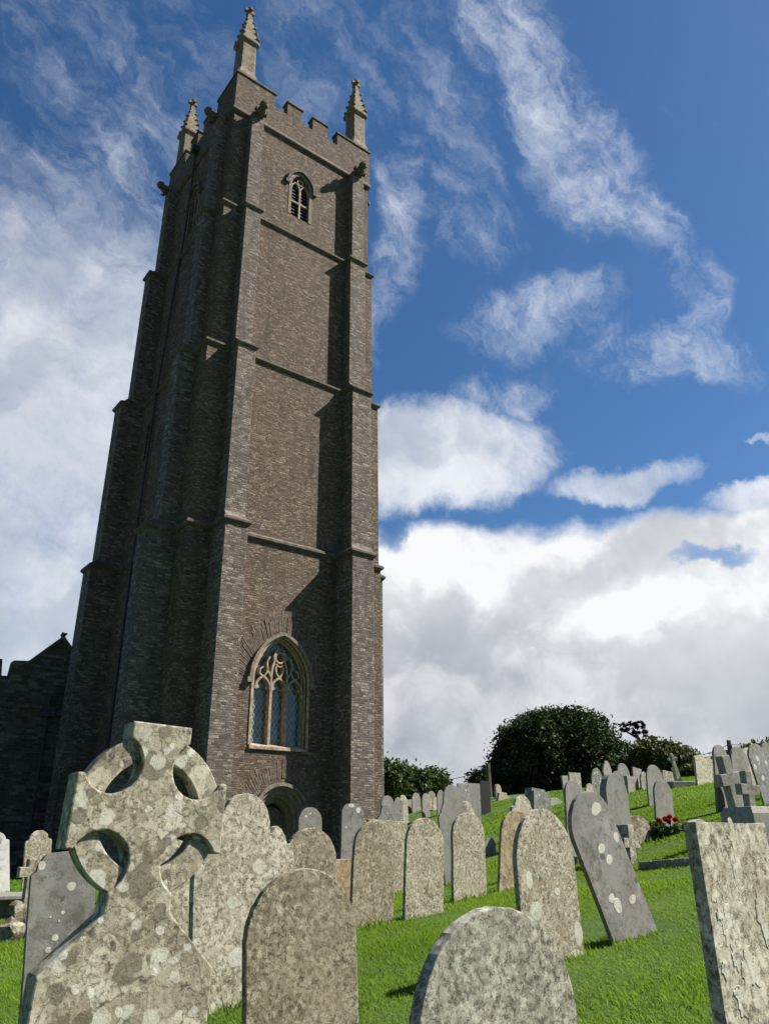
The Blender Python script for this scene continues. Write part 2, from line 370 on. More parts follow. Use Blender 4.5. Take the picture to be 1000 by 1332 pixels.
# ---------------------------------------------------------------- mesh helpers
class MB:
    def __init__(s): s.v = []; s.f = []
    def add(s, vs, fs):
        o = len(s.v); s.v += [tuple(q) for q in vs]; s.f += [tuple(i+o for i in f) for f in fs]
    def box(s, x0, x1, y0, y1, z0, z1):
        s.add([(x0,y0,z0),(x1,y0,z0),(x1,y1,z0),(x0,y1,z0),(x0,y0,z1),(x1,y0,z1),(x1,y1,z1),(x0,y1,z1)],
              [(0,3,2,1),(4,5,6,7),(0,1,5,4),(1,2,6,5),(2,3,7,6),(3,0,4,7)])
    def loft(s, loops, cap=True):
        """loops: lists of equal length of 3D points, CCW seen from above, bottom to top"""
        n = len(loops[0]); vs = [p for l in loops for p in l]; fs = []
        for k in range(len(loops)-1):
            for i in range(n):
                j = (i+1) % n
                fs.append((k*n+i, k*n+j, (k+1)*n+j, (k+1)*n+i))
        if cap:
            fs.append(tuple(range(n-1, -1, -1))); fs.append(tuple(range((len(loops)-1)*n, len(loops)*n)))
        s.add(vs, fs)
    def prism(s, pts, y0, y1):
        """pts (x,z) CCW seen from -y (front); front at y0"""
        n = len(pts)
        vs = [(x, y0, z) for x, z in pts] + [(x, y1, z) for x, z in pts]
        fs = [tuple(range(n)), tuple(range(2*n-1, n-1, -1))]
        for i in range(n):
            j = (i+1) % n; fs.append((i, i+n, j+n, j))
        s.add(vs, fs)
    def band(s, inner, outer, y0, y1, closed=False):
        """a moulded strip between two (x,z) polylines"""
        n = len(inner)
        vs = [(x, y0, z) for x, z in inner]+[(x, y0, z) for x, z in outer]+[(x, y1, z) for x, z in inner]+[(x, y1, z) for x, z in outer]
        fs = []
        for i in range(n if closed else n-1):
            j = (i+1) % n
            fs += [(i, j, n+j, n+i), (2*n+i, 3*n+i, 3*n+j, 2*n+j), (i, 2*n+i, 2*n+j, j), (n+i, n+j, 3*n+j, 3*n+i)]
        if not closed:
            fs += [(0, n, 3*n, 2*n), (n-1, 3*n-1, 4*n-1, 2*n-1)]
        s.add(vs, fs)
    def tube(s, pts, r, n=8):
        pts = [Vector(p) for p in pts]; rs = r if isinstance(r, (list, tuple)) else [r]*len(pts)
        loops = []
        for i, p in enumerate(pts):
            d = (pts[min(i+1, len(pts)-1)]-pts[max(i-1, 0)]).normalized()
            a = d.orthogonal().normalized() if i == 0 else (a-d*a.dot(d)).normalized()
            b2 = d.cross(a)
            loops.append([p+(a*cos(2*pi*k/n)+b2*sin(2*pi*k/n))*rs[i] for k in range(n)])
        s.loft(loops)
    def blob(s, c, r, sub=2, jit=.15, seed=0, rot=None):
        bm = bmesh.new(); bmesh.ops.create_icosphere(bm, subdivisions=sub, radius=1)
        rg = random.Random(seed); r = r if isinstance(r, (tuple, list)) else (r, r, r)
        vs = []
        for v in bm.verts:
            k = 1+rg.uniform(-jit, jit); p = Vector((v.co.x*r[0]*k, v.co.y*r[1]*k, v.co.z*r[2]*k))
            if rot: p = rot @ p
            vs.append(p+Vector(c))
        fs = [tuple(v.index for v in f.verts) for f in bm.faces]
        bm.free(); s.add(vs, fs)
    def build(s, name, mat, parent=None, bev=0, smooth=False, fix=True):
        me = bpy.data.meshes.new(name); me.from_pydata(s.v, [], s.f)
        if fix:
            bm = bmesh.new(); bm.from_mesh(me); bmesh.ops.recalc_face_normals(bm, faces=bm.faces); bm.to_mesh(me); bm.free()
        me.materials.append(mat if not isinstance(mat, str) else MT[mat])
        if smooth:
            for p in me.polygons: p.use_smooth = True
        o = bpy.data.objects.new(name, me); col.objects.link(o)
        if parent: o.parent = parent
        if bev:
            bv = o.modifiers.new('bevel', 'BEVEL'); bv.width = bev; bv.segments = 2; bv.limit_method = 'ANGLE'; bv.angle_limit = radians(35)
        return o

def tag(o, label=None, cat=None, group=None, kind=None):
    if label: o['label'] = label
    if cat: o['category'] = cat
    if group: o['group'] = group
    if kind: o['kind'] = kind
    return o
def empty(name, loc, rz=0, label=None, cat=None, group=None):
    o = bpy.data.objects.new(name, None); o.empty_display_size = .2; col.objects.link(o)
    o.location = loc; o.rotation_euler = (0, 0, rz); return tag(o, label, cat, group)

def arch(cx, hw, zs, za, n=14, z0=None):
    """pointed arch polyline from left springing over the apex to right springing; z0 adds straight jambs"""
    rise = za-zs; R = (hw*hw+rise*rise)/(2*hw)
    L = []
    a1 = atan2(rise, R-hw) if R >= hw else pi-atan2(rise, hw-R)
    for i in range(n+1):
        a = a1*i/n
        L.append((cx-hw+R-R*cos(a), zs+R*sin(a)))
    P = L+[(2*cx-x, z) for x, z in reversed(L[:-1])]
    if z0 is not None: P = [(cx-hw, z0)]+P+[(cx+hw, z0)]
    return P
def rarch(cx, hw, zs, rise, n=16, z0=None):
    P = [(cx-hw*cos(pi*i/n), zs+rise*sin(pi*i/n)) for i in range(n+1)]
    if z0 is not None: P = [(cx-hw, z0)]+P+[(cx+hw, z0)]
    return P

# ---------------------------------------------------------------- ground
CTL = [(722,1255,5.3),(612,1172,10),(552,1193,8.8),(485,1207,7.8),(820,1222,6.6),(300,1275,6.4),(865,1078,15),(851,1030,23),(541,1054,38),
       (932,1018,27),(940,1046,17),(950,1072,12.5),(840,1137,10.5),(812,1116,12),(20,1163,15),(657,1042,36),(760,1030,30),(980,1100,9.5),(860,1021,26),
       (690,1120,15),(1000,1020,22)]
def azr(az, r, z): return (r*sin(radians(az)), r*cos(radians(az)), z)
cp = []
for x, y, D in CTL:
    v = ray(x, y); h = hypot(v.x, v.y); v = v*(D/h); cp.append((v.x, v.y, v.z))
cp += [(0,0,-1.5),(-2.5,1.5,-1.35),(2.5,1.5,-1.25),(0,-6,-1.8),(0,3,-1.15),(-1.2,3.2,-1.12),(-8,-3,-1.5),(8,-3,-1.0),
       azr(-15,27,-.9), azr(-2,32,-.6), azr(-25,30,-.9), azr(-40,15,-.9), azr(-40,35,-.9), azr(-6,17,-.75), azr(0,20,-.35), azr(-60,60,-1), azr(-30,80,-.8), azr(-8,60,.3),
       azr(0,70,2.0), azr(10,60,2.0), azr(20,60,1.9), azr(30,60,2.2), azr(45,40,2.6), azr(45,15,1.0), azr(60,80,3), azr(10,110,1.0), azr(30,110,1.0), azr(-10,110,.5),
       azr(-60,130,-1), azr(60,130,1), azr(180,60,-4), azr(120,60,-2), azr(-120,60,-4)]
cp = np.array(cp)
def _k(d): return np.where(d > 1e-9, d*d*np.log(d+1e-12), 0)
def tps(cp, lam):
    n = len(cp); X = cp[:, :2]; d = np.linalg.norm(X[:, None]-X[None], axis=2)
    A = np.zeros((n+3, n+3)); A[:n, :n] = _k(d)+lam*np.eye(n); A[:n, n] = 1; A[:n, n+1:] = X; A[n, :n] = 1; A[n+1:, :n] = X.T
    b = np.zeros(n+3); b[:n] = cp[:, 2]; return np.linalg.solve(A, b)
wts = tps(cp, 4.0)
def gz(x, y):
    x = np.atleast_1d(np.asarray(x, float)); y = np.atleast_1d(np.asarray(y, float))
    r = np.hypot(x, y); s = np.minimum(1, 125/np.maximum(r, 1e-6)); X = np.stack([x*s, y*s], 1)
    out = np.empty(len(X))
    for i in range(0, len(X), 20000):
        q = X[i:i+20000]; d = np.linalg.norm(q[:, None]-cp[None, :, :2], axis=2)
        out[i:i+20000] = _k(d) @ wts[:-3] + wts[-3] + q @ wts[-2:]
    far = np.clip((r-125)/400, 0, 1); out = out*(1-far) + far*(-6); out = out + (np.sin(x*1.7)*np.cos(y*1.3)*.018+np.sin(x*.6+1)*np.cos(y*.8)*.02)*(r < 60)
    return out+EYE
def gz1(x, y): return float(gz(x, y)[0])
def hit(px, py):
    """where the line of sight through a point of the photo meets the turf"""
    v = ray(px, py); h = hypot(v.x, v.y); v = v/h
    D = np.arange(1.5, 60, .02); g = gz(v.x*D, v.y*D); z = v.z*D+EYE
    i = np.argmax(z < g) if (z < g).any() else len(D)-1
    return float(D[i])

def build_ground():
    t = np.linspace(-1, 1, 241); g = np.sign(t)*(np.abs(t)**3.2*1500+np.abs(t)*40)
    gx, gy = np.meshgrid(g, g+8)
    z = gz(gx.ravel(), gy.ravel())
    rg = np.random.default_rng(3)
    n = len(t); me = bpy.data.meshes.new('ground')
    V = np.stack([gx.ravel(), gy.ravel(), z], 1)
    idx = np.arange(n*n).reshape(n, n)
    Fq = np.stack([idx[:-1, :-1].ravel(), idx[:-1, 1:].ravel(), idx[1:, 1:].ravel(), idx[1:, :-1].ravel()], 1)
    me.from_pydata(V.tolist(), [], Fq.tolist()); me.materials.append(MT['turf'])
    for p in me.polygons: p.use_smooth = True
    o = bpy.data.objects.new('ground', me); col.objects.link(o); tag(o, 'green mown turf of the sloping churchyard', 'ground', kind='structure')
build_ground()

def card_mesh(name, V, Fc, rnd, mat, parent=None):
    """many small faces given as arrays; V (n,k,3)"""
    n, k = V.shape[:2]
    me = bpy.data.meshes.new(name)
    me.vertices.add(n*k); me.vertices.foreach_set('co', V.reshape(-1).astype(np.float32))
    nf = len(Fc)
    loops = (np.concatenate([np.array(f)[None, :]+(np.arange(n)*k)[:, None] for f in Fc], axis=0)) if len(set(map(len, Fc))) == 1 else None
    L = len(Fc[0]); me.loops.add(loops.size); me.loops.foreach_set('vertex_index', loops.reshape(-1).astype(np.int32))
    me.polygons.add(len(loops)); me.polygons.foreach_set('loop_start', (np.arange(len(loops))*L).astype(np.int32))
    me.polygons.foreach_set('loop_total', np.full(len(loops), L, np.int32))
    me.update(calc_edges=True)
    at = me.attributes.new('rnd', 'FLOAT', 'POINT'); at.data.foreach_set('value', np.repeat(rnd, k).astype(np.float32))
    me.materials.append(MT[mat])
    o = bpy.data.objects.new(name, me); col.objects.link(o)
    if parent: o.parent = parent
    return o

# ---------------------------------------------------------------- the church tower
AL = radians(52); d1 = Vector((sin(AL), cos(AL), 0)); d2 = Vector((-cos(AL), sin(AL), 0))
TC = Vector((-6.974, 26.084, 0)); TROT = pi/2-AL
TW, TV = 7.9, 7.9
ZB = -1.6; Z1, Z2, Z3, Z4 = 10.8, 18.75, 26.4, 32.4; ZC, ZP = 34.0, 34.85
OFF = [.40, .34, .14, 0.0]
def build_tower():
    T = empty('church_tower', (TC.x, TC.y, EYE), TROT, 'tall brown stone church tower with buttresses, battlements and pinnacles', 'church tower')
    def rect(o, z): return [(-o, -o, z), (TW+o, -o, z), (TW+o, TV+o, z), (-o, TV+o, z)]
    zs = [(ZB, OFF[0]+.12), (-.3, OFF[0]+.12), (-.15, OFF[0]), (Z1, OFF[0]), (Z1+.12, OFF[1]), (Z2, OFF[1]), (Z2+.12, OFF[2]), (Z3, OFF[2]), (Z3+.12, 0), (Z4+.3, 0)]
    m = MB(); m.loft([rect(o, z) for z, o in zs])
    core = m.build('wall', 'wall', T)
    # openings cut out of the wall
    def cut(m):
        c = m.build('cutter', 'wall', T)
        md = core.modifiers.new('b', 'BOOLEAN'); md.operation = 'DIFFERENCE'; md.object = c; md.solver = 'EXACT'
        bpy.context.view_layer.update()
        dg = bpy.context.evaluated_depsgraph_get()
        nm = bpy.data.meshes.new_from_object(core.evaluated_get(dg)); core.modifiers.clear()
        old = core.data; core.data = nm; bpy.data.meshes.remove(old)
        bpy.data.objects.remove(c)
    yf = -OFF[0]
    WC, WH = 3.71, .98                     # big window centre and half width (opening)
    WZ0, WZS, WZA = 3.22, 5.45, 6.95
    c = MB(); c.prism(arch(WC, WH+.12, WZS, WZA+.12, z0=WZ0-.08), yf-.3, yf+.55); cut(c)
    DC = 3.9
    c = MB(); c.prism(rarch(DC, .95, .75, 1.15, z0=-1.5), yf-.3, yf+.9); cut(c)
    BC = 3.80
    c = MB(); c.prism(arch(BC, .62, 29.75, 30.62, z0=27.75), -.3, .5); cut(c)
    # left side belfry opening and slit (prism made along y then turned)
    def side(m, xr0, xr1): # swap x<->y : a prism in (y,z) pushed along x
        m.v = [(y, x, z) for x, y, z in m.v]; return m
    c = side(MB(), 0, 0); c.prism(arch(3.9, .62, 29.75, 30.62, z0=27.75), -.3, .5); c.v = [(y, x, z) for x, y, z in c.v]; cut(c)
    c = MB(); c.prism(arch(5.3, .16, 17.2, 17.5, z0=15.6), -.6, .5); c.v = [(y, x, z) for x, y, z in c.v]; cut(c)
    # string courses
    def string(z, o_lo, o_hi, name='string_course'):
        m = MB(); m.loft([rect(q, zz) for zz, q in [(z-.16, o_lo-.05), (z-.16, o_lo+.02), (z-.07, o_lo+.11), (z+.02, o_lo+.11), (z+.14, o_hi+.01), (z+.14, o_hi-.05)]])
        return m.build(name, 'string', T)
    string(Z1, OFF[0], OFF[1]); string(Z2, OFF[1], OFF[2]); string(Z3, OFF[2], 0)
    # buttresses
    def buttress(face, st, seedk):
        """face f,l,r,b ; st = list of (a0,a1,p) per stage bottom up"""
        def P(a, p, z):
            if face == 'f': return (a, -p, z)
            if face == 'b': return (TW-a, TV+p, z)
            if face == 'l': return (-p, TV-a, z)
            return (TW+p, a, z)
        def R(a0, a1, p, z): return [P(a0, p, z), P(a1, p, z), P(a1, -.5, z), P(a0, -.5, z)]
        tops = [Z1, Z2, Z3, Z4]
        L = []; (a0, a1, p) = st[0]
        L += [R(a0-.1, a1+.1, p+.16, ZB), R(a0-.1, a1+.1, p+.16, -.25), R(a0, a1, p, -.1)]
        for i in range(4):
            a0, a1, p = st[i]; L.append(R(a0, a1, p, tops[i]))
            if i < 3:
                b0, b1, q = st[i+1]; L.append(R(b0, b1, q, tops[i]+.12+(p-q)*.75))
        m = MB(); m.loft(L); o = m.build('buttress', 'butt', T, bev=.02)
        for i in range(3):
            a0, a1, p = st[i]; b0, b1, q = st[i+1]; z = tops[i]
            m = MB(); m.loft([R(a0-.0, a1+.0, p-.03, z-.17), R(a0-.02, a1+.02, p+.02, z-.17), R(a0-.10, a1+.10, p+.10, z-.07), R(a0-.10, a1+.10, p+.10, z+.01), R(a0+.02, a1-.02, p-.06, z+.13), R(a0+.05, a1-.05, p-.2, z+.13)])
            s_ = m.build('weathering', 'string', o)
        return o
    SL = [(.50, 1.42, 1.50), (.66, 1.48, 1.02), (.70, 1.46, .62), (.74, 1.38, .42)]
    SR = [(6.05, 7.12, 1.50), (6.32, 7.35, 1.02), (6.40, 7.30, .62), (6.62, 7.32, .42)]
    buttress('f', SL, 1); buttress('f', SR, 2)
    near = [(TV-1.66, TV-.72, 1.50), (TV-1.62, TV-.80, 1.00), (TV-1.5, TV-.75, .66), (TV-1.38, TV-.7, .50)]
    far = [(.55, 1.5, 1.62), (.6, 1.45, 1.34), (.9, 1.6, .92), (.9, 1.5, .5)]
    buttress('l', near, 3); buttress('l', far, 4)
    rs = [(.55, 1.5, 1.25), (.6, 1.45, .85), (.65, 1.4, .45), (.7, 1.35, .33)]
    buttress('r', rs, 5); buttress('r', [(TV-b, TV-a, p) for a, b, p in rs], 6)
    buttress('b', SL, 7); buttress('b', [(TW-b, TW-a, p) for a, b, p in SL], 8)
    # parapet
    string(Z4, 0.02, .08, 'parapet_string')
    PO = .07
    def pbox(m, side_, a, b, z0, z1, o=PO, th=.42):
        if side_ == 'f': m.box(a, b, -o, -o+th, z0, z1)
        if side_ == 'b': m.box(a, b, TV+o-th, TV+o, z0, z1)
        if side_ == 'l': m.box(-o, -o+th, a, b, z0, z1)
        if side_ == 'r': m.box(TW+o-th, TW+o, a, b, z0, z1)
    m = MB()
    def ringrect(o, z): return [(-o, -o, z), (TW+o, -o, z), (TW+o, TV+o, z), (-o, TV+o, z)]
    lo = [ringrect(PO, Z4+.12), ringrect(PO, ZC), ringrect(PO-.42, ZC), ringrect(PO-.42, Z4+.12)]
    m.loft(lo+[lo[0]], cap=False)
    m.build('parapet', 'wall', T)
    mer = [(2.77, 3.66), (4.30, 5.21)]
    for sd_ in 'fblr':
        for a, b_ in mer:
            m = MB(); pbox(m, sd_, a, b_, ZC-.02, ZP, PO-.004, .38); k = m.build('merlon', 'wall', T)
            c = MB(); pbox(c, sd_, a-.06, b_+.06, ZP, ZP+.10, PO+.05, .52); c.build('coping', 'string', k, bev=.025)
    for (sx, sy) in ((0, 0), (1, 0), (0, 1), (1, 1)):
        def cx_(a, b_): return (a, b_) if not sx else (TW-b_, TW-a)
        def cy_(a, b_): return (a, b_) if not sy else (TV-b_, TV-a)
        m = MB(); m.box(*cx_(-PO+.004, 2.06), *cy_(-PO+.004, .35), ZC-.02, ZP); m.box(*cx_(-PO+.006, .353), *cy_(.3, 2.06), ZC-.02, ZP-.003)
        m.box(*cx_(-.04, 1.05), *cy_(-.04, 1.05), ZC-.1, ZP-.01)
        k = m.build('merlon', 'wall', T)
        c = MB(); c.box(*cx_(-PO-.05, 2.12), *cy_(-PO-.05, .40), ZP, ZP+.10); c.box(*cx_(-PO-.048, .403), *cy_(.39, 2.12), ZP+.002, ZP+.097)
        c.build('coping', 'string', k)
        # pinnacle
        px, py = (.50 if not sx else TW-.50), (.50 if not sy else TV-.50)
        def octo(r, z, ch=.16):
            q = r*ch; P = [(-r+q, -r), (r-q, -r), (r, -r+q), (r, r-q), (r-q, r), (-r+q, r), (-r, r-q), (-r, -r+q)]
            return [(px+x, py+y, z) for x, y in P]
        m = MB(); m.loft([octo(.56, ZP+.08), octo(.56, ZP+.25), octo(.42, ZP+.75), octo(.40, 37.55), octo(.52, 37.68), octo(.52, 37.82), octo(.46, 37.95), octo(.42, 38.0), octo(.13, 40.0), octo(.10, 40.15)])
        k = m.build('pinnacle', 'pinn', T)
        # crockets up the four corner edges
        for q in range(4):
            a = pi/4+q*pi/2
            for j in range(4):
                f = (j+.2)/4; z = 38.05+f*1.8; r = (.42*(1-f)+.13*f)*1.30+.04; c = MB(); g_ = .125-.014*j
                c.blob((px+cos(a)*r, py+sin(a)*r, z), (g_, g_, g_*.85), 1, .25, j+q*7)
                c.build('crocket', 'pinn', k)
        c = MB(); c.blob((px, py, 40.2), (.15, .15, .10), 1, .1, 2); c.box(px-.055, px+.055, py-.055, py+.055, 40.2, 40.72)
        c.box(px-.27, px+.27, py-.07, py+.07, 40.36, 40.56); c.box(px-.068, px+.068, py-.27, py+.27, 40.37, 40.55); c.blob((px, py, 40.72), (.12, .12, .10), 1, .1, 4)
        c.build('finial', 'pinn', k)
        if sx == 0 and sy == 1:
            c = MB(); c.tube([(px, py, 40.5), (px, py, 42.2)], .018, 6); c.build('lightning_rod', 'iron', k)
    m = MB(); m.loft([ringrect(-.3, Z4+.25), ringrect(-.3, Z4+.5)]); m.build('roof', 'roof', T)
    # gargoyles, projecting from the parapet string over each buttress
    def gargoyle(p, dirv, sc=1):
        m = MB(); dv = Vector(dirv); up = Vector((0, 0, 1)); sd2 = dv.cross(up); p = Vector(p)
        m.tube([p-dv*.3, p+dv*.12*sc-up*.04, p+dv*.32*sc-up*.02, p+dv*.50*sc+up*.06, p+dv*.62*sc+up*.10], [.24, .27, .25, .20, .12], 8)
        hd = p+dv*.62*sc+up*.14
        m.blob(hd, (.21, .21, .19), 2, .2, 3); m.blob(hd+dv*.15-up*.04, (.09, .09, .07), 1, .15, 4)
        for s_ in (-1, 1):
            m.blob(hd+sd2*.12*s_+up*.14-dv*.05, (.045, .045, .10), 1, .15, 5)
            m.tube([p+dv*.25+sd2*.14*s_, p+dv*.35*sc+sd2*.24*s_-up*.18, p+dv*.48*sc+sd2*.20*s_-up*.22], [.08, .07, .06], 6)
            m.blob(p+dv*.25+sd2*.26*s_+up*.12, (.05, .14, .14), 1, .2, 8)
        m.build('gargoyle', 'gargoyle', T, smooth=False)
    for u in (1.08, 6.95):
        gargoyle((u, -.25, Z4+.02), (0, -1, 0)); gargoyle((u, TV+.25, Z4), (0, 1, 0))
    for v in (1.05, 6.75):
        gargoyle((-.25, v, Z4+.02), (-1, 0, 0)); gargoyle((TW+.2, v, Z4), (1, 0, 0), .8)
    # ---- big traceried window
    g0 = MB(); g0.prism(arch(WC, WH+.02, WZS, WZA, z0=WZ0), yf+.36, yf+.40)
    Wn = g0.build('window', 'glass', T)
    fr = MB()
    for (e0, e1, ya, yb) in ((0, .07, yf+.20, yf+.45), (.07, .15, yf+.08, yf+.45), (.13, .23, yf-.03, yf+.30)):
        fr.band(arch(WC, WH+e0, WZS, WZA+e0, z0=WZ0-.02), arch(WC, WH+e1, WZS, WZA+e1, z0=WZ0-.02), ya, yb)
    fr.build('jamb_moulding', 'dress', Wn)
    hm = MB(); hm.band(arch(WC, WH+.24, WZS, WZA+.20), arch(WC, WH+.36, WZS, WZA+.32), yf-.13, yf+.1)
    hm.box(WC-WH-.44, WC-WH-.22, yf-.14, yf+.1, WZS-.16, WZS+.03); hm.box(WC+WH+.22, WC+WH+.44, yf-.14, yf+.1, WZS-.16, WZS+.03)
    hm.build('hood_mould', 'ashlar', Wn)
    sl = MB(); sl.loft([[(WC-WH-.2, yf-.07, WZ0-.16), (WC+WH+.2, yf-.07, WZ0-.16), (WC+WH+.2, yf+.5, WZ0-.16), (WC-WH-.2, yf+.5, WZ0-.16)],
                        [(WC-WH-.2, yf-.07, WZ0-.06), (WC+WH+.2, yf-.07, WZ0-.06), (WC+WH+.2, yf+.5, WZ0-.06), (WC-WH-.2, yf+.5, WZ0-.06)],
                        [(WC-WH-.2, yf+.30, WZ0+.06), (WC+WH+.2, yf+.30, WZ0+.06), (WC+WH+.2, yf+.5, WZ0+.06), (WC-WH-.2, yf+.5, WZ0+.06)]])
    sl.build('sill', 'dress', Wn)
    tr = MB(); ya, yb = yf+.12, yf+.37
    lw = 2*WH/3
    def bar(pts, w, ya=ya, yb=yb, closed=False):
        P = [Vector((a, b)) for a, b in pts]; n = len(P); I = []; O = []
        for i, p in enumerate(P):
            q0 = P[(i-1) % n] if (closed or i > 0) else P[0]; q1 = P[(i+1) % n] if (closed or i < n-1) else P[-1]
            d = (q1-q0).normalized(); nn = Vector((-d.y, d.x)); O.append(tuple(p+nn*w/2)); I.append(tuple(p-nn*w/2))
        tr.band(I, O, ya, yb, closed)
    ZL = 5.15
    for s_ in (-1, 1): bar([(WC+s_*lw/2, WZ0), (WC+s_*lw/2, ZL+.05)], .10)
    for i in (-1, 0, 1):
        cx = WC+i*lw; bar(arch(cx, lw/2-.02, ZL, ZL+.46, 8), .075, ya+.004, yb-.004)
        # cusps
        for s_ in (-1, 1):
            tr.add([(cx+s_*(lw/2-.05), ya+.05, ZL-.02), (cx+s_*(lw/2-.20), ya+.05, ZL+.06), (cx+s_*(lw/2-.07), ya+.05, ZL+.26),
                    (cx+s_*(lw/2-.05), yb-.05, ZL-.02), (cx+s_*(lw/2-.20), yb-.05, ZL+.06), (cx+s_*(lw/2-.07), yb-.05, ZL+.26)],
                   [(0, 1, 2), (5, 4, 3), (0, 3, 4, 1), (1, 4, 5, 2), (2, 5, 3, 0)])
    # flowing tracery above the lights
    for s_ in (-1, 1):
        X = lambda k: WC+s_*k
        bar([(X(lw/2), ZL+.02), (X(lw/2), ZL+.55), (X(lw/2-.03), ZL+.8), (X(.22), ZL+1.05), (X(.24), ZL+1.25), (X(.12), ZL+1.5)], .07)
        bar([(X(lw/2), ZL+.45), (X(lw/2+.17), ZL+.72), (X(lw/2+.20), ZL+.98), (X(lw/2+.10), ZL+1.2)], .06)
        bar([(X(lw), ZL+.44), (X(lw-.14), ZL+.62), (X(lw/2+.15), ZL+.82)], .055)
        bar([(X(lw), ZL+.44), (X(lw+.16), ZL+.55), (X(lw+.14), ZL+.72), (X(lw+.02), ZL+.80)], .055)
        bar([(X(0), ZL+.46), (X(.13), ZL+.62), (X(.16), ZL+.80), (X(.10), ZL+.95)], .055)
    bar([(WC+.19*cos(a), ZL+1.20+.19*sin(a)) for a in np.linspace(0, 2*pi, 17)[:-1]], .06, closed=True)
    bar([(WC-.16, ZL+.95), (WC, ZL+.86), (WC+.16, ZL+.95)], .05)
    tr.build('tracery', 'dress', Wn)
    # relieving arch of thin slates above the window
    def vouss(cx, hw, zs, za, r0, r1, n, fn, seed, name='relieving_arch', a_cut=0):
        m = MB(); rg = random.Random(seed)
        inn = fn(cx, hw+r0, zs, za+r0) if fn is arch else fn(cx, hw+r0, zs, za+r0)
        def resample(P, n):
            P = [Vector(p) for p in P]; L = [0]
            for i in range(1, len(P)): L.append(L[-1]+(P[i]-P[i-1]).length)
            out = []
            for k in range(n):
                s = L[-1]*k/(n-1)
                j = max(1, min(len(P)-1, next((q for q in range(len(L)) if L[q] >= s-1e-9), len(P)-1)))
                f = (s-L[j-1])/max(1e-9, L[j]-L[j-1]); out.append(P[j-1].lerp(P[j], f))
            return out
        I = resample(inn, n+1)
        for k in range(n):
            a, b_ = I[k], I[k+1]; mid = (a+b_)/2; dn = (b_-a).normalized(); nn = Vector((-dn.y, dn.x))
            rad = (mid-Vector((cx, zs-.55*hw))).normalized()
            ln = (r1-r0)*rg.uniform(.55, 1.1); g = (b_-a).length*.5*rg.uniform(.66, .88); pr = rg.uniform(.004, .022)
            t_ = dn; wd = 1+ln/(hw+r0)*.72
            q = [mid-t_*g, mid+t_*g, mid+t_*g*wd+rad*ln, mid-t_*g*wd+rad*ln]
            m.prism([(p.x, p.y) for p in q], yf-pr, yf+.05)
        return m.build(name, 'vou', T)
    MT['vou'] = plain('slate_voussoirs', (.075, .055, .042), (.17, .13, .10), 9, .92, bd=.012)
    vouss(WC, WH, WZS, WZA, .40, 1.10, 70, arch, 4)
    vouss(DC, .95, .75, 1.15, .26, .85, 46, rarch, 5)
    # ---- west door under a round moulded arch
    dd = MB(); dd.prism(rarch(DC, .60, .62, .62, z0=-1.45), yf+.62, yf+.70); Dr = dd.build('door', 'wood', T)
    for i, (h0, h1, ya_, yb_) in enumerate(((.55, .68, yf+.40, yf+.75), (.68, .80, yf+.22, yf+.75), (.80, .92, yf+.08, yf+.75), (.92, 1.05, yf-.03, yf+.4))):
        m = MB(); m.band(rarch(DC, h0, .75, h0*1.12, z0=-1.5), rarch(DC, h1, .75, h1*1.12, z0=-1.5), ya_, yb_); m.build('arch_moulding', 'ashlar', Dr)
    m = MB(); m.band(rarch(DC, 1.06, .72, 1.17), rarch(DC, 1.17, .72, 1.28), yf-.13, yf+.05); m.build('hood_mould', 'ashlar', Dr)
    # ---- belfry windows
    def belfry(cx, swap):
        def mk(m, name, mat, par=None, **k):
            if swap: m.v = [(y, x, z) for x, y, z in m.v]
            return m.build(name, mat, par, **k)
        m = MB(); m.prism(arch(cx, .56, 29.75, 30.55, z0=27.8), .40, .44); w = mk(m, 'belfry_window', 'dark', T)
        m = MB()
        for k in range(13):
            z = 27.95+k*.2
            m.add([(cx-.5, .14, z-.07), (cx+.5, .14, z-.07), (cx+.5, .36, z+.10), (cx-.5, .36, z+.10), (cx-.5, .14, z-.03), (cx+.5, .14, z-.03), (cx+.5, .36, z+.14), (cx-.5, .36, z+.14)],
                  [(0, 3, 2, 1), (4, 5, 6, 7), (0, 1, 5, 4), (1, 2, 6, 5), (2, 3, 7, 6), (3, 0, 4, 7)]) if z < 30.2 else None
        mk(m, 'louvre', 'roof', w)
        m = MB(); m.band(arch(cx, .50, 29.75, 30.48, z0=27.76), arch(cx, .66, 29.75, 30.66, z0=27.76), -.02, .35)
        mk(m, 'jamb_moulding', 'ashlar', w)
        m = MB(); m.band(arch(cx, .67, 29.78, 30.66), arch(cx, .80, 29.78, 30.80), -.13, .1); m.box(cx-.88, cx-.66, -.13, .1, 29.60, 29.80); m.box(cx+.66, cx+.88, -.13, .1, 29.60, 29.80)
        mk(m, 'hood_mould', 'string', w)
        m = MB(); m.box(cx-.04, cx+.04, .04, .16, 27.78, 29.55); m.box(cx-.5, cx+.5, .05, .14, 28.68, 28.76)
        for i in (-1, 1): m.band(arch(cx+i*.25, .21, 29.5, 29.95, 8), arch(cx+i*.25, .27, 29.5, 30.01, 8), .045, .155)
        m.band([(cx+.13*cos(a), 30.1+.15*sin(a)) for a in np.linspace(0, 2*pi, 13)[:-1]], [(cx+.18*cos(a), 30.1+.20*sin(a)) for a in np.linspace(0, 2*pi, 13)[:-1]], .05, .15, True)
        mk(m, 'tracery', 'dress' if not swap else 'ashlar', w)
    belfry(BC, False); belfry(3.9, True)
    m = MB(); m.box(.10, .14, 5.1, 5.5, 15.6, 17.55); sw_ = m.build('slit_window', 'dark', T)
    m = MB(); m.prism([(-.0, 0), (0, 0)], 0, 0) if False else None
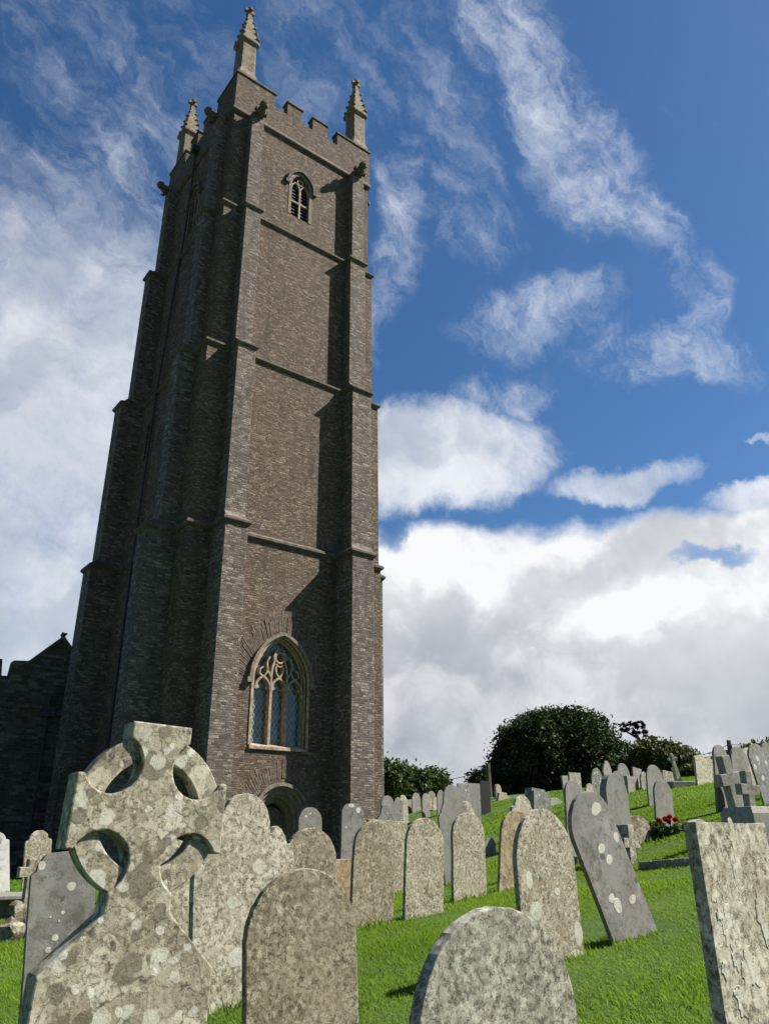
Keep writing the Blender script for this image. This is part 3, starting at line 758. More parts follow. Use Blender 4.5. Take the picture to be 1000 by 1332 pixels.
    # downpipe on the north side
    pts = [(-.30, 4.05, 33.1), (-.16, 4.15, 32.6), (-.15, 4.3, 28.0), (-.22, 4.45, 25.6), (-.45, 4.6, 18.4), (-.5, 4.75, 11.2), (-.52, 4.8, -.8)]
    m = MB(); m.tube(pts, .055, 8); dp = m.build('downpipe', 'iron', T)
    m = MB(); m.box(-.42, -.08, 3.85, 4.2, 33.0, 33.35); m.build('rain_head', 'iron', dp)
    # putlog and patched quoins near the foot of the front buttress
    return T
TOWER = build_tower()

def build_nave():
    N = empty('church_nave', (TC.x, TC.y, EYE), TROT, 'low dark stone nave with stepped gable beside the tower', 'church')
    y0 = 7.95
    top = [(-9, 6.1), (-8.2, 6.1), (-8.2, 6.8), (-7.3, 6.8), (-7.3, 6.12), (-6.6, 6.12), (-6.6, 6.8), (-5.7, 6.8), (-5.7, 6.12), (-4.9, 6.12), (-4.9, 6.8), (-3.98, 6.8), (-3.9, 6.12), (-3.62, 6.12), (-3.56, 6.80), (-3.0, 6.86), (-1.83, 7.95), (-1.35, 7.45), (.3, 7.45)]
    m = MB(); m.prism([(-9, -1.6), (.3, -1.6)]+list(reversed(top)), y0, y0+.5); m.build('wall', 'wing', N)
    m = MB(); m.box(-9, -2.0, y0-.09, y0+.1, 5.02, 5.18); m.build('string_course', 'string', N)
    m = MB(); m.prism([(-3.0, 6.86), (-2.94, 6.80), (-1.83, 7.88), (-1.37, 7.42), (-1.3, 7.48), (-1.83, 8.05)], y0-.05, y0+.55); c = m.build('coping', 'string', N)
    m = MB(); m.blob((-1.80, y0+.2, 8.12), (.10, .13, .13), 2, .2, 3); m.blob((-1.7, y0+.2, 8.18), (.07, .07, .06), 1, .2, 4); m.build('gable_stump', 'string', c)
    m = MB(); m.tube([(-2.0, y0-.1, 5.6), (-2.0, y0-.1, 5.0), (-1.95, y0-.1, -1)], .05, 8); p = m.build('downpipe', 'iron', N)
    m = MB(); m.box(-2.25, -1.75, y0-.25, y0+.05, 4.75, 5.15); m.build('rain_head', 'iron', p)
    m = MB(); m.prism([(-9, 5), (.2, 5), (.2, 7.3), (-1.83, 7.3), (-3, 6.3), (-9, 6)], y0+.5, y0+20); m.build('roof', 'roof', N)
    m = MB(); m.box(-8.98, .2, y0+.45, y0+20, -1.6, 5.05); m.build('wall', 'wing', N)
build_nave()

# ---------------------------------------------------------------- gravestones
def half(shape):
    """right half outline from the side upwards, as (x in half widths, drop below the top in widths)"""
    if shape == 'round': return [(cos(t), (1-sin(t))*.5) for t in np.linspace(0, pi/2, 22)]
    if shape == 'low': return [(cos(t), (1-sin(t))*.34) for t in np.linspace(0, pi/2, 22)]
    if shape == 'tall': return [(cos(t), (1-sin(t))*.60) for t in np.linspace(0, pi/2, 22)]
    if shape == 'gothic':
        return [(x, .78-z) for x, z in [(1-(1.5-1.5*cos(a)), 1.5*sin(a)*.5*1.0) for a in np.linspace(0, 1.2309, 9)]] if False else \
               [(1.25*cos(t)*1.0-.25 if cos(t)*1.25-.25 > 0 else 0, (1-sin(t)/sin(math.acos(.2)))*.62) for t in np.linspace(0, math.acos(.2), 10)]
    if shape == 'flat': return [(1, .012), (.985, 0), (.5, .004)]
    if shape == 'shoulder':
        return [(1, .44), (.97, .38), (.86, .34), (.74, .345), (.74, .30)]+[(.70*cos(t), .30-.30*sin(t)) for t in np.linspace(.12, pi/2, 10)]
    if shape == 'ogee':
        return [(1, .72), (.99, .66), (.90, .60), (.80, .57), (.80, .52), (.70, .46), (.60, .36), (.56, .26)]+[(.54*cos(t), .24-.24*sin(t)) for t in np.linspace(.1, pi/2, 8)]
    if shape == 'lobes':
        return [(1, .60), (.985, .52), (.93, .46), (.87, .475), (.83, .40), (.75, .335), (.66, .30), (.60, .31), (.545, .36), (.51, .36)]+[(.50*cos(t), .27-.27*sin(t)) for t in np.linspace(-.1, pi/2, 12)]
    if shape == 'cut': return [(1, .30), (.86, .26), (.78, .14), (.62, .03), (.5, 0)]
    if shape == 'spear': return [(.82, 1.1), (1, .85), (.94, .62), (.70, .36), (.40, .14), (.18, .04)]
    if shape == 'broken': return [(1, .35), (.8, .24), (.66, .27), (.5, .12), (.3, .15), (.12, .03)]
    raise KeyError(shape)

def outline(shape, w, h, rg, depth=.35):
    H = half(shape); hw = w/2
    asym = shape in ('broken',)
    R = [(x*hw, h-d*w) for x, d in H]
    L = [(-x*hw*(1 if not asym else 1), h-(d*(.5 if asym else 1))*w) for x, d in H]
    if shape == 'flat': L = [(-hw, h-.012*w), (-hw*.985, h), (-.5*hw, h)]
    P = [(-hw, -depth), (hw, -depth)]
    side = []
    zt = R[0][1]; n = 5
    for k in range(1, n): side.append((hw+rg.uniform(-.004, .004), -depth+(zt+depth)*k/n))
    jt = .0018 if shape not in ('flat', 'cut') else .002
    R = [(x+rg.uniform(-jt, jt), z+rg.uniform(-jt, jt)) if 0 < i < len(R)-1 else (x, z) for i, (x, z) in enumerate(R)]
    L = [(x+rg.uniform(-jt, jt), z+rg.uniform(-jt, jt)) if 0 < i < len(L)-1 else (x, z) for i, (x, z) in enumerate(L)]
    P += side + R
    tl = list(reversed(L))
    if abs(R[-1][0]) < 1e-6 and abs(tl[0][0]) < 1e-6: tl = tl[1:]
    P += tl
    for k in range(n-1, 0, -1): P.append((-hw+rg.uniform(-.004, .004), -depth+(zt+depth)*k/n))
    return P

PLACED = []
def lichen_spots(o, al, spots, mat='lichen', irr=.6):
    """crusts of white lichen on the front of a stone; spots = (x, y, rx, ry) seen in the photo"""
    me = o.data; me.materials.append(MT[mat]); Mi = o.matrix_basis.inverted(); nrm = o.matrix_basis.to_3x3() @ Vector((0, -1, 0))
    P = o.matrix_basis.translation-Vector((0, 0, EYE)); bm = bmesh.new(); bm.from_mesh(me); rg = random.Random(int(spots[0][0]))
    def loc(x, y):
        r = ray(x, y); t = P.dot(nrm)/r.dot(nrm); q = Mi @ (r*t+Vector((0, 0, EYE))); return q.x, q.z
    for i, (x, y, rx, ry) in enumerate(spots):
        c = loc(x, y); ax = loc(x+rx, y); ay = loc(x, y+ry); a = hypot(ax[0]-c[0], ax[1]-c[1]); b = hypot(ay[0]-c[0], ay[1]-c[1])
        n = 40; ph = rg.uniform(0, 6); k = [1+irr*(.07*sin(3*t+ph)+.05*sin(5*t+2*ph)+.05*sin(9*t+ph*3)+.03*sin(14*t+ph)) for t in np.linspace(0, 2*pi, n+1)[:-1]]
        y0 = -.0006-.0002*i
        bot = [bm.verts.new((c[0]+a*k[j]*cos(2*pi*j/n), .002, c[1]+b*k[j]*sin(2*pi*j/n))) for j in range(n)]
        top = [bm.verts.new((c[0]+a*.96*k[j]*cos(2*pi*j/n), y0, c[1]+b*.96*k[j]*sin(2*pi*j/n))) for j in range(n)]
        f = bm.faces.new(top); f.material_index = 1
        for j in range(n):
            g = bm.faces.new((bot[j], bot[(j+1) % n], top[(j+1) % n], top[j])); g.material_index = 1
        bmesh.ops.recalc_face_normals(bm, faces=[f])
        f.normal_update()
        if f.normal.y > 0: f.normal_flip()
    bm.to_mesh(me); bm.free()
MT['lichen_thin'] = stone_mat('thin_grey_lichen', (.52, .50, .42), (.38, .36, .28), (.64, .62, .54), spk=.95, spk_scale=56, blot=.7, bumpd=.002, moss_k=.4)
MT['lichen'] = stone_mat('white_lichen', (.54, .53, .46), (.44, .43, .36), (.64, .63, .57), spk=.5, spk_scale=60, blot=.6, fine=(.30, .29, .24), bumpd=.004, moss_k=.1)
def slab(label, ap, ba, xl, xr, ym, shape, mat, th=.08, D=None, yaw=0, group=None, cat='gravestone', name='gravestone', pitch=0, auto=False, maxw=None):
    if ba is None: ba = ap
    bx, by = ba
    v = ray(bx, by if by is not None else 1100); hh = hypot(v.x, v.y); az = atan2(v.x, v.y)
    if D is None: D = hit(bx, by)
    P = Vector((sin(az)*D, cos(az)*D, 0)); P.z = gz1(P.x, P.y)
    al = AL+radians(yaw)
    def onplane(px, py, al):
        n = Vector((cos(al), -sin(al), 0)); r = ray(px, py); o = P-Vector((0, 0, EYE))
        t = o.dot(n)/r.dot(n); w = r*t - o
        return w.dot(Vector((sin(al), cos(al), 0))), w.z
    for _ in range(14):
        a = onplane(ap[0], ap[1], al); l = onplane(xl, ym, al)[0]; r = onplane(xr, ym, al)[0]
        w = abs(r-l)
        if maxw and w > maxw and al < AL+radians(32): al += radians(3)
        else: break
    if ba is ap:
        m1 = onplane(xl, ym, al); m2 = onplane(xr, ym, al); mu = (m1[0]+m2[0])/2; mz = (m1[1]+m2[1])/2
        lean = atan2(a[0]-mu, a[1]-mz); sh = a[0]-a[1]*tan(lean)
        if abs(lean) > radians(6): lean = 0; sh = mu
        P = P+Vector((sin(al), cos(al), 0))*sh; h = a[1]/cos(lean); w *= cos(lean)
    else:
        lean = atan2(a[0], a[1]); h = hypot(*a); w *= cos(lean)
    rg = random.Random(len(PLACED)*7+3)
    th = th*.5 if th <= .12 else th*.7
    m = MB(); m.prism(outline(shape, w, h, rg), 0, th)
    o = m.build(name, mat, None, bev=min(.005, th*.12))
    o.location = P
    o.rotation_euler = (Matrix.Rotation(pi/2-al, 3, 'Z') @ Matrix.Rotation(lean, 3, 'Y') @ Matrix.Rotation(radians(pitch), 3, 'X')).to_euler()
    tag(o, label, cat, group or ('headstones standing about the churchyard' if cat == 'gravestone' else None))
    PLACED.append((P.x, P.y, w, al, label, h, D))
    return o

# near cross with its ring -------------------------------------------------
def ring_cross():
    D = 3.3; az = radians(-19); P = Vector((sin(az)*D, cos(az)*D, 0))
    base = P + d1*.160; g = gz1(base.x, base.y)
    T = empty('celtic_cross', (base.x, base.y, g), TROT, 'large lichened wheel cross on a broad sloping base, nearest on the left', 'cross')
    T.rotation_euler = (Matrix.Rotation(TROT, 3, 'Z') @ Matrix.Rotation(radians(2.2), 3, 'Y')).to_euler()
    cz = EYE-g+.117; cx = -.015
    th = .11
    rN = .113; cN = .178
    def notch(sx, sz):
        """circular armpit, from the arm edge round to the upright edge"""
        a0 = None; pts = []
        # circle meets z=.135 at x = cN+sqrt(rN^2-(cN-.135)^2)
        xa = cN+sqrt(rN**2-(cN-.135)**2); xb = .127; zb = cN+sqrt(rN**2-(cN-.127)**2)
        aA = atan2(.135-cN, xa-cN); aB = atan2(zb-cN, xb-cN)   # go the way round the inner side
        aB2 = aB-2*pi
        for k in range(15):
            a = aA+(aB2-aA)*k/14; pts.append((sx*(cN+rN*cos(a)), sz*(cN+rN*sin(a))))
        return pts
    q = []
    q += [(.313, -.135), (.313, .135)] + notch(1, 1) + [(.127, .345), (-.127, .345)] + list(reversed(notch(-1, 1)))
    q += [(-.313, .135), (-.313, -.135)] + notch(-1, -1)
    q += [(-.128, -.345), (-.330, -.535), (-.335, -1.6), (.335, -1.6), (.330, -.535), (.128, -.345)] + list(reversed(notch(1, -1)))
    m = MB(); q = [(x+cx, z+cz) for x, z in q]
    m.prism(q, 0, th)
    sh = m.build('cross_shaft', 'cross', T, bev=.007)
    for k in range(4):
        a0 = k*pi/2+.30; a1 = (k+1)*pi/2-.30; m = MB()
        A = np.linspace(a0, a1, 16)
        m.band([(cx+.205*cos(a), cz+.205*sin(a)) for a in A], [(cx+.302*cos(a), cz+.302*sin(a)) for a in A], .018, th-.015)
        m.build('ring', 'cross', T, bev=.005)
    PLACED.append((base.x, base.y, .66, AL, 'cross', 1.2, D))
ring_cross()

def cross_stone(label, top, base, D, shaft_w, arm_w, arm_dz, arm_h, mat, plinth=None, th=.14, yaw=0, plab=None, name='stone_cross', pl_h=.3, pl_t=.5, group=None):
    bx, by = base
    v = ray(bx, by); az = atan2(v.x, v.y); P = Vector((sin(az)*D, cos(az)*D, 0)); gzz = gz1(P.x, P.y)
    al = AL+radians(yaw); n = Vector((cos(al), -sin(al), 0)); dd = Vector((sin(al), cos(al), 0))
    r = ray(*top); t = P.dot(n)/r.dot(n); w = r*t-P; ax = w.dot(dd); topz = w.z+EYE-gzz
    r = ray(*base); t = P.dot(n)/r.dot(n); w = r*t-P; bz = max(0, w.z+EYE-gzz); bxx = w.dot(dd)
    T = empty(name, (P.x, P.y, gzz), pi/2-al, label, 'cross', group)
    lean = atan2(ax-bxx, topz-bz); h = hypot(ax-bxx, topz-bz)
    T2 = Matrix.Rotation(lean, 3, 'Y')
    m = MB(); s = shaft_w/2; a = arm_w/2; zt = h
    z1 = zt-arm_dz; z0 = z1-arm_h
    m.prism([(-s*1.15, -.25), (s*1.15, -.25), (s, z0), (a, z0), (a, z1), (s, z1), (s, zt), (-s, zt), (-s, z1), (-a, z1), (-a, z0), (-s, z0)], -th/2, th/2)
    m.v = [tuple(T2 @ Vector(q)+Vector((bxx, 0, bz))) for q in m.v]
    m.build('cross_shaft', mat, T, bev=.008)
    if plinth:
        pw = plinth/2; m = MB()
        m.loft([[(-pw, -pl_t/2, -.3), (pw, -pl_t/2, -.3), (pw, pl_t/2, -.3), (-pw, pl_t/2, -.3)], [(-pw, -pl_t/2, pl_h*.8), (pw, -pl_t/2, pl_h*.8), (pw, pl_t/2, pl_h*.8), (-pw, pl_t/2, pl_h*.8)],
                [(-pw*.86, -pl_t*.42, pl_h), (pw*.86, -pl_t*.42, pl_h), (pw*.86, pl_t*.42, pl_h), (-pw*.86, pl_t*.42, pl_h)]])
        m.v = [(x+bxx, y, z) for x, y, z in m.v]
        m.build('plinth', mat, T, bev=.01)
    PLACED.append((P.x, P.y, max(arm_w*.6, shaft_w), al, label, topz, D))
    return T

# --- left of the near cross
slab('clean white headstone with a rounded shouldered head at the left edge of the photo', (-4, 1083), (-4, 1163), -22, 12, 1110, 'shoulder', 'white', .1)
slab('greenish lichened headstone with round head and small shoulders beside the white one', (52, 1080), (44, 1185), 27, 62, 1130, 'shoulder', 'tan', .1, D=12.5)
_o = slab('smooth grey slate slab dotted with white lichen right behind the wheel cross', (86, 1108), (80, 1290), 44, 128, 1200, 'cut', 'slate', .07, D=5.0)
lichen_spots(_o, AL, [(55,1126,5,6),(93,1153,6,6),(82,1187,2.5,2.5),(72,1220,4.5,4.5),(63,1236,4,4),(66,1193,1.5,1.5),(77,1198,1.6,1.8)])
slab('pale blotched headstone half hidden behind the foot of the wheel cross', (222, 1092), (222, 1226), 180, 259, 1150, 'round', 'pale', .09, D=7.2)
# --- foreground
_o = slab('wide cream lichened headstone with a high round centre and scalloped shoulders', (320, 1032), (322, 1275), 261, 391, 1180, 'lobes', 'pale', .12, D=5.6)
lichen_spots(_o, AL, [(302,1174,7,9),(308,1246,12,13)])
slab('brown speckled round-topped headstone in the front row, left of the grass strip', (394, 1130), None, 320, 466, 1290, 'round', 'brown', .08, D=3.9)
slab('smaller brown round-topped headstone peeping over the front brown one', (405, 1077), (404, 1230), 371, 438, 1120, 'round', 'brown', .08, D=6.8)
slab('grey lichened round headstone cut off by the bottom edge of the photo', (652, 1180), None, 545, 751, 1318, 'round', 'greyp', .11, D=3.0)
_o = slab('tall flat-topped pale lichened slab leaning back at the right edge', (941, 1070), None, 924, 1018, 1200, 'flat', 'pale', .10, D=3.4)
lichen_spots(_o, AL, [(920,1095,5,10),(953,1085,6,18),(957,1130,6,18),(931,1165,4,8),(927,1168,3,6),(948,1205,9,26),(957,1240,7,20),(975,1260,12,26),(966,1300,10,22),(990,1190,6,34),(942,1262,4,12),(934,1190,3,7)], 'lichen_thin', 2.2)
_o = slab('tan speckled round-topped headstone with one white lichen ring, leaning left', (704, 1052), (723, 1254), 682, 757, 1160, 'tall', 'tan', .08)
lichen_spots(_o, AL, [(688,1145,4.5,12),(697,1185,8,13),(752,1215,5.5,17),(748,1240,6,5),(724,1160,4,5)])
_o = slab('lilac-grey slate with white lichen discs, leaning far to the left', (755, 1033), (829, 1222), 759, 820, 1120, 'round', 'slate2', .07)
lichen_spots(_o, AL, [(775,1052,7,8),(801,1089,3.5,7),(782,1104,5,6.5),(792,1118,4.5,6.5),(795,1169,4.5,6),(803,1178,5,11),(822,1170,5,6)])
slab('dark-tan round-topped headstone in front of the flat-topped one', (490, 1068), (484, 1207), 460, 514, 1140, 'round', 'brown', .08)
slab('flat-topped pale stone standing close behind a dark-tan round one', (505, 1067), (503, 1165), 482, 533, 1110, 'flat', 'tan', .1)
slab('tan round-topped headstone right of the flat-topped pale one', (554, 1064), (552, 1193), 528, 577, 1130, 'round', 'tan', .08)
slab('tan round-topped headstone in front of the tall grey slate', (609, 1057), (612, 1172), 591, 633, 1110, 'round', 'tan', .08)
slab('tall smooth grey slate with narrow head and shoulders, leaning left', (587, 1021), (601, 1148), 571, 613, 1060, 'ogee', 'slatec', .06)
slab('rough lichened headstone mostly hidden behind the tall shouldered slate', (606, 1042), (606, 1100), 594, 616, 1070, 'shoulder', 'pale', .08, D=15)
slab('small broken slate stump leaning in the grass', (637, 1090), (638, 1114), 631, 645, 1102, 'cut', 'slatec', .05)
slab('orange-tinged round-topped headstone tucked behind the tan ringed one', (675, 1055), (672, 1157), 656, 700, 1110, 'round', 'orange', .08)
slab('cream lichened shouldered headstone above the orange-tinged one', (680, 1035), (680, 1125), 665, 694, 1062, 'shoulder', 'pale', .09, D=11.5)
slab('thick flat-topped dark lichened block beside the cream shouldered headstone', (705, 1030), (705, 1075), 696, 718, 1045, 'flat', 'slatel', .35, D=17)
slab('second flat dark block just behind the thick lichened block', (700, 1026), (700, 1065), 691, 708, 1032, 'flat', 'slatel', .30, D=19)
slab('low pale stone far behind the thick lichened block', (724, 1038), (724, 1047), 716, 733, 1042, 'low', 'granite', .2, maxw=.8)
slab('dark grey round slate behind the top of the leaning lilac slate', (745, 1015), (748, 1100), 736, 757, 1040, 'round', 'slatec', .07, D=12.5)
slab('pale flat-topped headstone leaning left under the big dark tree', (737, 1009), (742, 1043), 730, 743, 1025, 'flat', 'granite', .1, D=23, maxw=.7)
slab('taller pale flat-topped headstone with light edge under the big dark tree', (747, 1005), (751, 1045), 741, 756, 1025, 'flat', 'greyp', .1, D=21, maxw=.7)
slab('little pale pointed headstone between dark tree and tall slate', (767, 1019), (767, 1036), 762, 772, 1028, 'gothic', 'pale', .1, maxw=.5)
slab('spotted gothic slate headstone just left of the tall thick slate', (776, 999), (777, 1033), 770, 784, 1018, 'gothic', 'slatel', .1, maxw=.7)
slab('beige leaf-shaped headstone top rising behind the tall thick slate', (789, 989), (791, 1034), 785, 796, 1004, 'spear', 'granite', .1, D=23, maxw=.6)
slab('tall pointed grey slate with a thick dark side behind the leaning lilac slate', (799, 1006), (812, 1116), 789, 817, 1060, 'tall', 'slatec', .16)
slab('patchy white-lichened arched headstone right of the tall thick slate', (810, 993), (812, 1030), 804, 820, 1012, 'tall', 'slatel', .1, maxw=.75)
slab('dark small arched headstone between tall slate and white-lichened one', (803, 1003), (805, 1032), 797, 812, 1016, 'round', 'slatec', .1, D=22, maxw=.6)
slab('low pale block left of two stepped pale headstones on the ridge', (822, 1010), (824, 1030), 818, 832, 1020, 'flat', 'granite', .2, maxw=.6)
slab('pale flat headstone, middle one of three on the ridge by the dark hedge', (828, 999), (830, 1029), 823, 834, 1014, 'flat', 'granite', .1, D=26, maxw=.5)
slab('pale pointed headstone, right one of three on the ridge by the dark hedge', (837, 1004), (840, 1026), 833, 844, 1016, 'gothic', 'granite', .1, maxw=.5)
slab('blue-grey round headstone on the ridge behind the narrow slate', (850, 995), (853, 1032), 841, 862, 1012, 'round', 'slatec', .08, D=20, maxw=.8)
slab('narrow grey slate headstone with red flowers at its foot', (861, 1014), (866, 1079), 852, 875, 1045, 'round', 'slatec', .07)
slab('small square mottled headstone left of the distant wheel cross', (868, 1003), (870, 1023), 862, 875, 1013, 'flat', 'greyp', .1, maxw=.6)
slab('rough brown boulder-like headstone behind the leaning lilac slate', (830, 1061), (833, 1101), 817, 847, 1080, 'low', 'rough', .25)
slab('weathered cream ruined headstone with jagged top, left of a jagged pair', (913, 981), (917, 1020), 905, 925, 1000, 'broken', 'pale', .12, maxw=.9)
slab('weathered cream ruined headstone with sloping top, right of a jagged pair', (922, 984), (928, 1018), 917, 933, 1002, 'broken', 'tan', .12, maxw=.7)
slab('dark round-topped slate standing behind the big grey cross', (936, 969), (941, 1047), 928, 946, 1000, 'round', 'slatec', .08, D=16)
slab('smooth round-topped slate between the two stone crosses', (960, 971), (968, 1040), 953, 975, 1000, 'round', 'slatec', .08, D=16)
slab('flaking cream headstone behind the leaning spotted slate', (975, 973), (980, 1026), 968, 992, 1010, 'round', 'pale', .08, D=18, maxw=.8)
slab('spotted slate headstone leaning steeply left near the right edge', (979, 968), (1002, 1034), 978, 999, 996, 'low', 'slatel', .07, D=15)
slab('round-topped slate with white spots cut by the right edge', (1000, 967), (1004, 1032), 991, 1012, 995, 'round', 'slate', .08, D=17)
_o = slab('small round-topped slate spotted white in front of the church door', (404, 1050), (404, 1130), 389, 419, 1070, 'round', 'slate', .07, D=14)
lichen_spots(_o, AL, [(398,1062,2,1.6),(408,1078,2,1.6),(404,1058,1.3,1.2)])
_o = slab('tall narrow slate in front of the tower buttress, white lichen on its head', (459, 1045), (457, 1136), 444, 472, 1085, 'low', 'slate', .08, D=13)
lichen_spots(_o, AL, [(457,1048,4,2.5),(466,1054,3,4),(462,1090,1.5,1.5),(450,1076,1.3,1.3)])
# --- the far row, left of the tall slate
slab('spotted white-lichened ornate headstone beside the tower corner', (503, 1046), (500, 1086), 490, 513, 1062, 'ogee', 'slatel', .1, D=18)
slab('round grey slate headstone behind the ornate spotted one', (504, 1035), (505, 1075), 497, 513, 1048, 'round', 'slatec', .1, D=22)
slab('brown-grey pointed headstone right of the ornate spotted one', (518, 1037), (519, 1062), 512, 524, 1050, 'gothic', 'slatec', .1, D=31, maxw=.7)
slab('pale cream shouldered headstone at the left of the far row', (524, 1034), (526, 1059), 519, 530, 1046, 'shoulder', 'pale', .1, D=36, maxw=.7)
slab('tiny square pale headstone in the far row', (533, 1040), (534, 1057), 530, 537, 1048, 'flat', 'granite', .1, D=40, maxw=.6)
slab('tall pale gothic headstone in the middle of the far row', (541, 1031), (542, 1055), 536, 547, 1045, 'gothic', 'granite', .1, maxw=.7)
slab('low lichened stone left of the tall pale gothic one', (530, 1048), (530, 1058), 524, 535, 1053, 'low', 'slatel', .1, maxw=.7)
slab('pale round headstone right of the tall pale gothic one', (554, 1032), (554, 1053), 550, 560, 1043, 'round', 'granite', .1, D=36, maxw=.7)
slab('beige round headstone overlapping a pale round one in the far row', (560, 1038), (560, 1053), 555, 566, 1046, 'round', 'tan', .1, maxw=.7)
slab('grey arched headstone highest of the far row', (561, 1029), (562, 1052), 557, 567, 1040, 'round', 'slatec', .1, D=40, maxw=.7)
slab('pale tilted headstone at the right end of the far row', (568, 1037), (568, 1052), 563, 573, 1044, 'round', 'pale', .1, maxw=.7)
slab('grey slate between far row and tall shouldered slate', (573, 1028), (574, 1051), 569, 579, 1040, 'gothic', 'slatec', .1, D=36, maxw=.7)
slab('dark lichened headstone right of the tall shouldered slate', (602, 1019), (604, 1049), 596, 610, 1034, 'flat', 'slatel', .1, D=28, maxw=.9)
slab('shaded blue-grey headstone with sunlit white corner beside the dark monument', (616, 1019), (617, 1045), 608, 624, 1032, 'flat', 'slatec', .2, D=30, maxw=.9)
slab('tall black monument slab left of the wooden pole', (631, 1016), (631, 1044), 625, 638, 1030, 'flat', 'dark', .4, D=33, maxw=.9, cat='monument', name='monument')
slab('small sunlit pale headstone right of the wooden pole', (648, 1020), (649, 1040), 645, 652, 1030, 'gothic', 'tan', .2, D=38, maxw=.6)
slab('low sunlit pale stone at the foot of the big dark tree', (658, 1031), (657, 1041), 651, 668, 1036, 'broken', 'tan', .2, D=37, maxw=1.1)
slab('low weathered round stone showing behind the tall flat-topped slab', (911, 1066), (911, 1077), 899, 924, 1073, 'low', 'granite', .15, D=11)
# low ledge with orange lichen behind the brown stones
slab('low flat-topped stone stained with orange lichen between brown stones', (447, 1118), (447, 1210), 430, 466, 1150, 'flat', 'orange', .3, D=8.6)

cross_stone('large plain grey stone cross leaning left, thick dark side', (938, 983), (964, 1078), 11.5, .14, .37, .22, .15, 'granite', th=.12, yaw=12)
cross_stone('smaller grey stone cross standing on a sloping plinth at the right', (968, 1003), (976, 1056), 10.5, .10, .30, .15, .12, 'granite', plinth=.50, th=.09, yaw=12, pl_h=.36, pl_t=.46)
cross_stone('little square-armed stone cross low before the tall pointed slate', (811, 1073), (816, 1122), 11.2, .13, .34, .16, .12, 'greyp', th=.20)
cross_stone('broken stubby stone cross leaning over a heap of stones', (43, 1117), (33, 1196), 10.5, .10, .28, .08, .11, 'tan', th=.12)

def far_wheel_cross():
    v = ray(884, 1021); az = atan2(v.x, v.y); D = 24; P = Vector((sin(az)*D, cos(az)*D, 0)); g = gz1(P.x, P.y)
    T = empty('celtic_cross', (P.x, P.y, g), TROT-radians(25), 'distant pale wheel cross tilted left on a dark stepped base', 'cross')
    m = MB(); m.box(-.34, .34, -.2, .3, -.3, .16); m.build('plinth', 'granite', T, bev=.02)
    R = Matrix.Rotation(radians(-9), 3, 'Y'); m = MB()
    m.loft([[(-.13, -.12, .1), (.13, -.12, .1), (.13, .12, .1), (-.13, .12, .1)], [(-.08, -.08, .45), (.08, -.08, .45), (.08, .08, .45), (-.08, .08, .45)], [(-.05, -.05, .95), (.05, -.05, .95), (.05, .05, .95), (-.05, .05, .95)]])
    m.box(-.045, .045, -.045, .045, .9, 1.28); m.box(-.2, .2, -.04, .04, 1.03, 1.12)
    m.v = [tuple(R @ Vector(q)*.72) for q in m.v]; m.build('cross_shaft', 'pale', T, bev=.008)
    m = MB(); A = np.linspace(0, 2*pi, 21)[:-1]
    m.band([(.11*cos(a), 1.075+.11*sin(a)) for a in A], [(.155*cos(a), 1.075+.155*sin(a)) for a in A], -.03, .03, True)
    m.v = [tuple(R @ Vector(q)*.72) for q in m.v]; m.build('ring', 'pale', T)
far_wheel_cross()

def kerb(label, px0, px1, D0, D1, h, mat='granite', t=.14):
    a = ray(*px0); b = ray(*px1)
    A = Vector((a.x, a.y, 0)).normalized()*D0; B = Vector((b.x, b.y, 0)).normalized()*D1
    A.z = gz1(A.x, A.y); B.z = gz1(B.x, B.y); d = B-A
    m = MB(); m.box(0, d.length, -t/2, t/2, -.25, h)
    o = m.build('grave_kerb', mat, None, bev=.012); o.location = A
    o.rotation_euler = (0, -math.asin(d.z/d.length), atan2(d.y, d.x)); tag(o, label, 'grave kerb')
    return o
kerb('dark low stone kerb in the grass behind the tall flat-topped slab', (838, 1136), (905, 1140), 10.6, 9.6, .07, 'slatel')
kerb('short low stone kerb beside the leaning lilac slate', (735, 1106), (752, 1106), 12.5, 12.2, .12, 'slatel', .1)

def table_tomb():
    v = ray(0, 1185); az = atan2(v.x, v.y); D = 12.0; P = Vector((sin(az)*D, cos(az)*D, 0)); g = gz1(P.x, P.y)
    T = empty('table_tomb', (P.x, P.y, g), TROT, 'low flat-topped tomb with grey-green top slab at the left edge', 'tomb')
    zt = EYE-g+D*(1098-1166)/1000/.92+.03; zt = max(.25, zt)
    m = MB(); m.box(-1.5, .42, -.5, .5, zt-.05, zt); m.build('top_slab', 'slatec', T, bev=.01)
    for x in (-1.3, .0):
        m = MB(); m.box(x, x+.12, -.42, -.30, -.3, zt-.052); m.build('leg', 'greyp', T, bev=.01)
    m = MB(); m.box(-1.4, .3, -.28, .4, -.3, zt-.054); m.build('chest', 'slatec', T, bev=.01)
table_tomb()
def rock_heap():
    v = ray(24, 1222); az = atan2(v.x, v.y); D = hit(24, 1222); P = Vector((sin(az)*D, cos(az)*D, 0)); g = gz1(P.x, P.y)
    spec = [(-.10, 0, .07, .16, .13), (.14, .06, .10, .17, .16), (0, .14, .19, .17, .11), (.26, -.02, .06, .12, .10), (-.26, .1, .05, .12, .09), (.17, .12, .26, .12, .10)]
    for i, (x, y, z, a, b) in enumerate(spec):
        m = MB(); m.blob((0, 0, 0), (a, a*.8, b), 2, .16, 20+i); o = m.build('rubble_stone', 'rough')
        o.location = P+d1*x+d2*y+Vector((0, 0, g+z)); o.rotation_euler = (i, i*2.1, i*.7)
        tag(o, 'rough loose stone in the heap under the broken stubby cross', 'stone', 'loose stones heaped under the broken cross')
rock_heap()

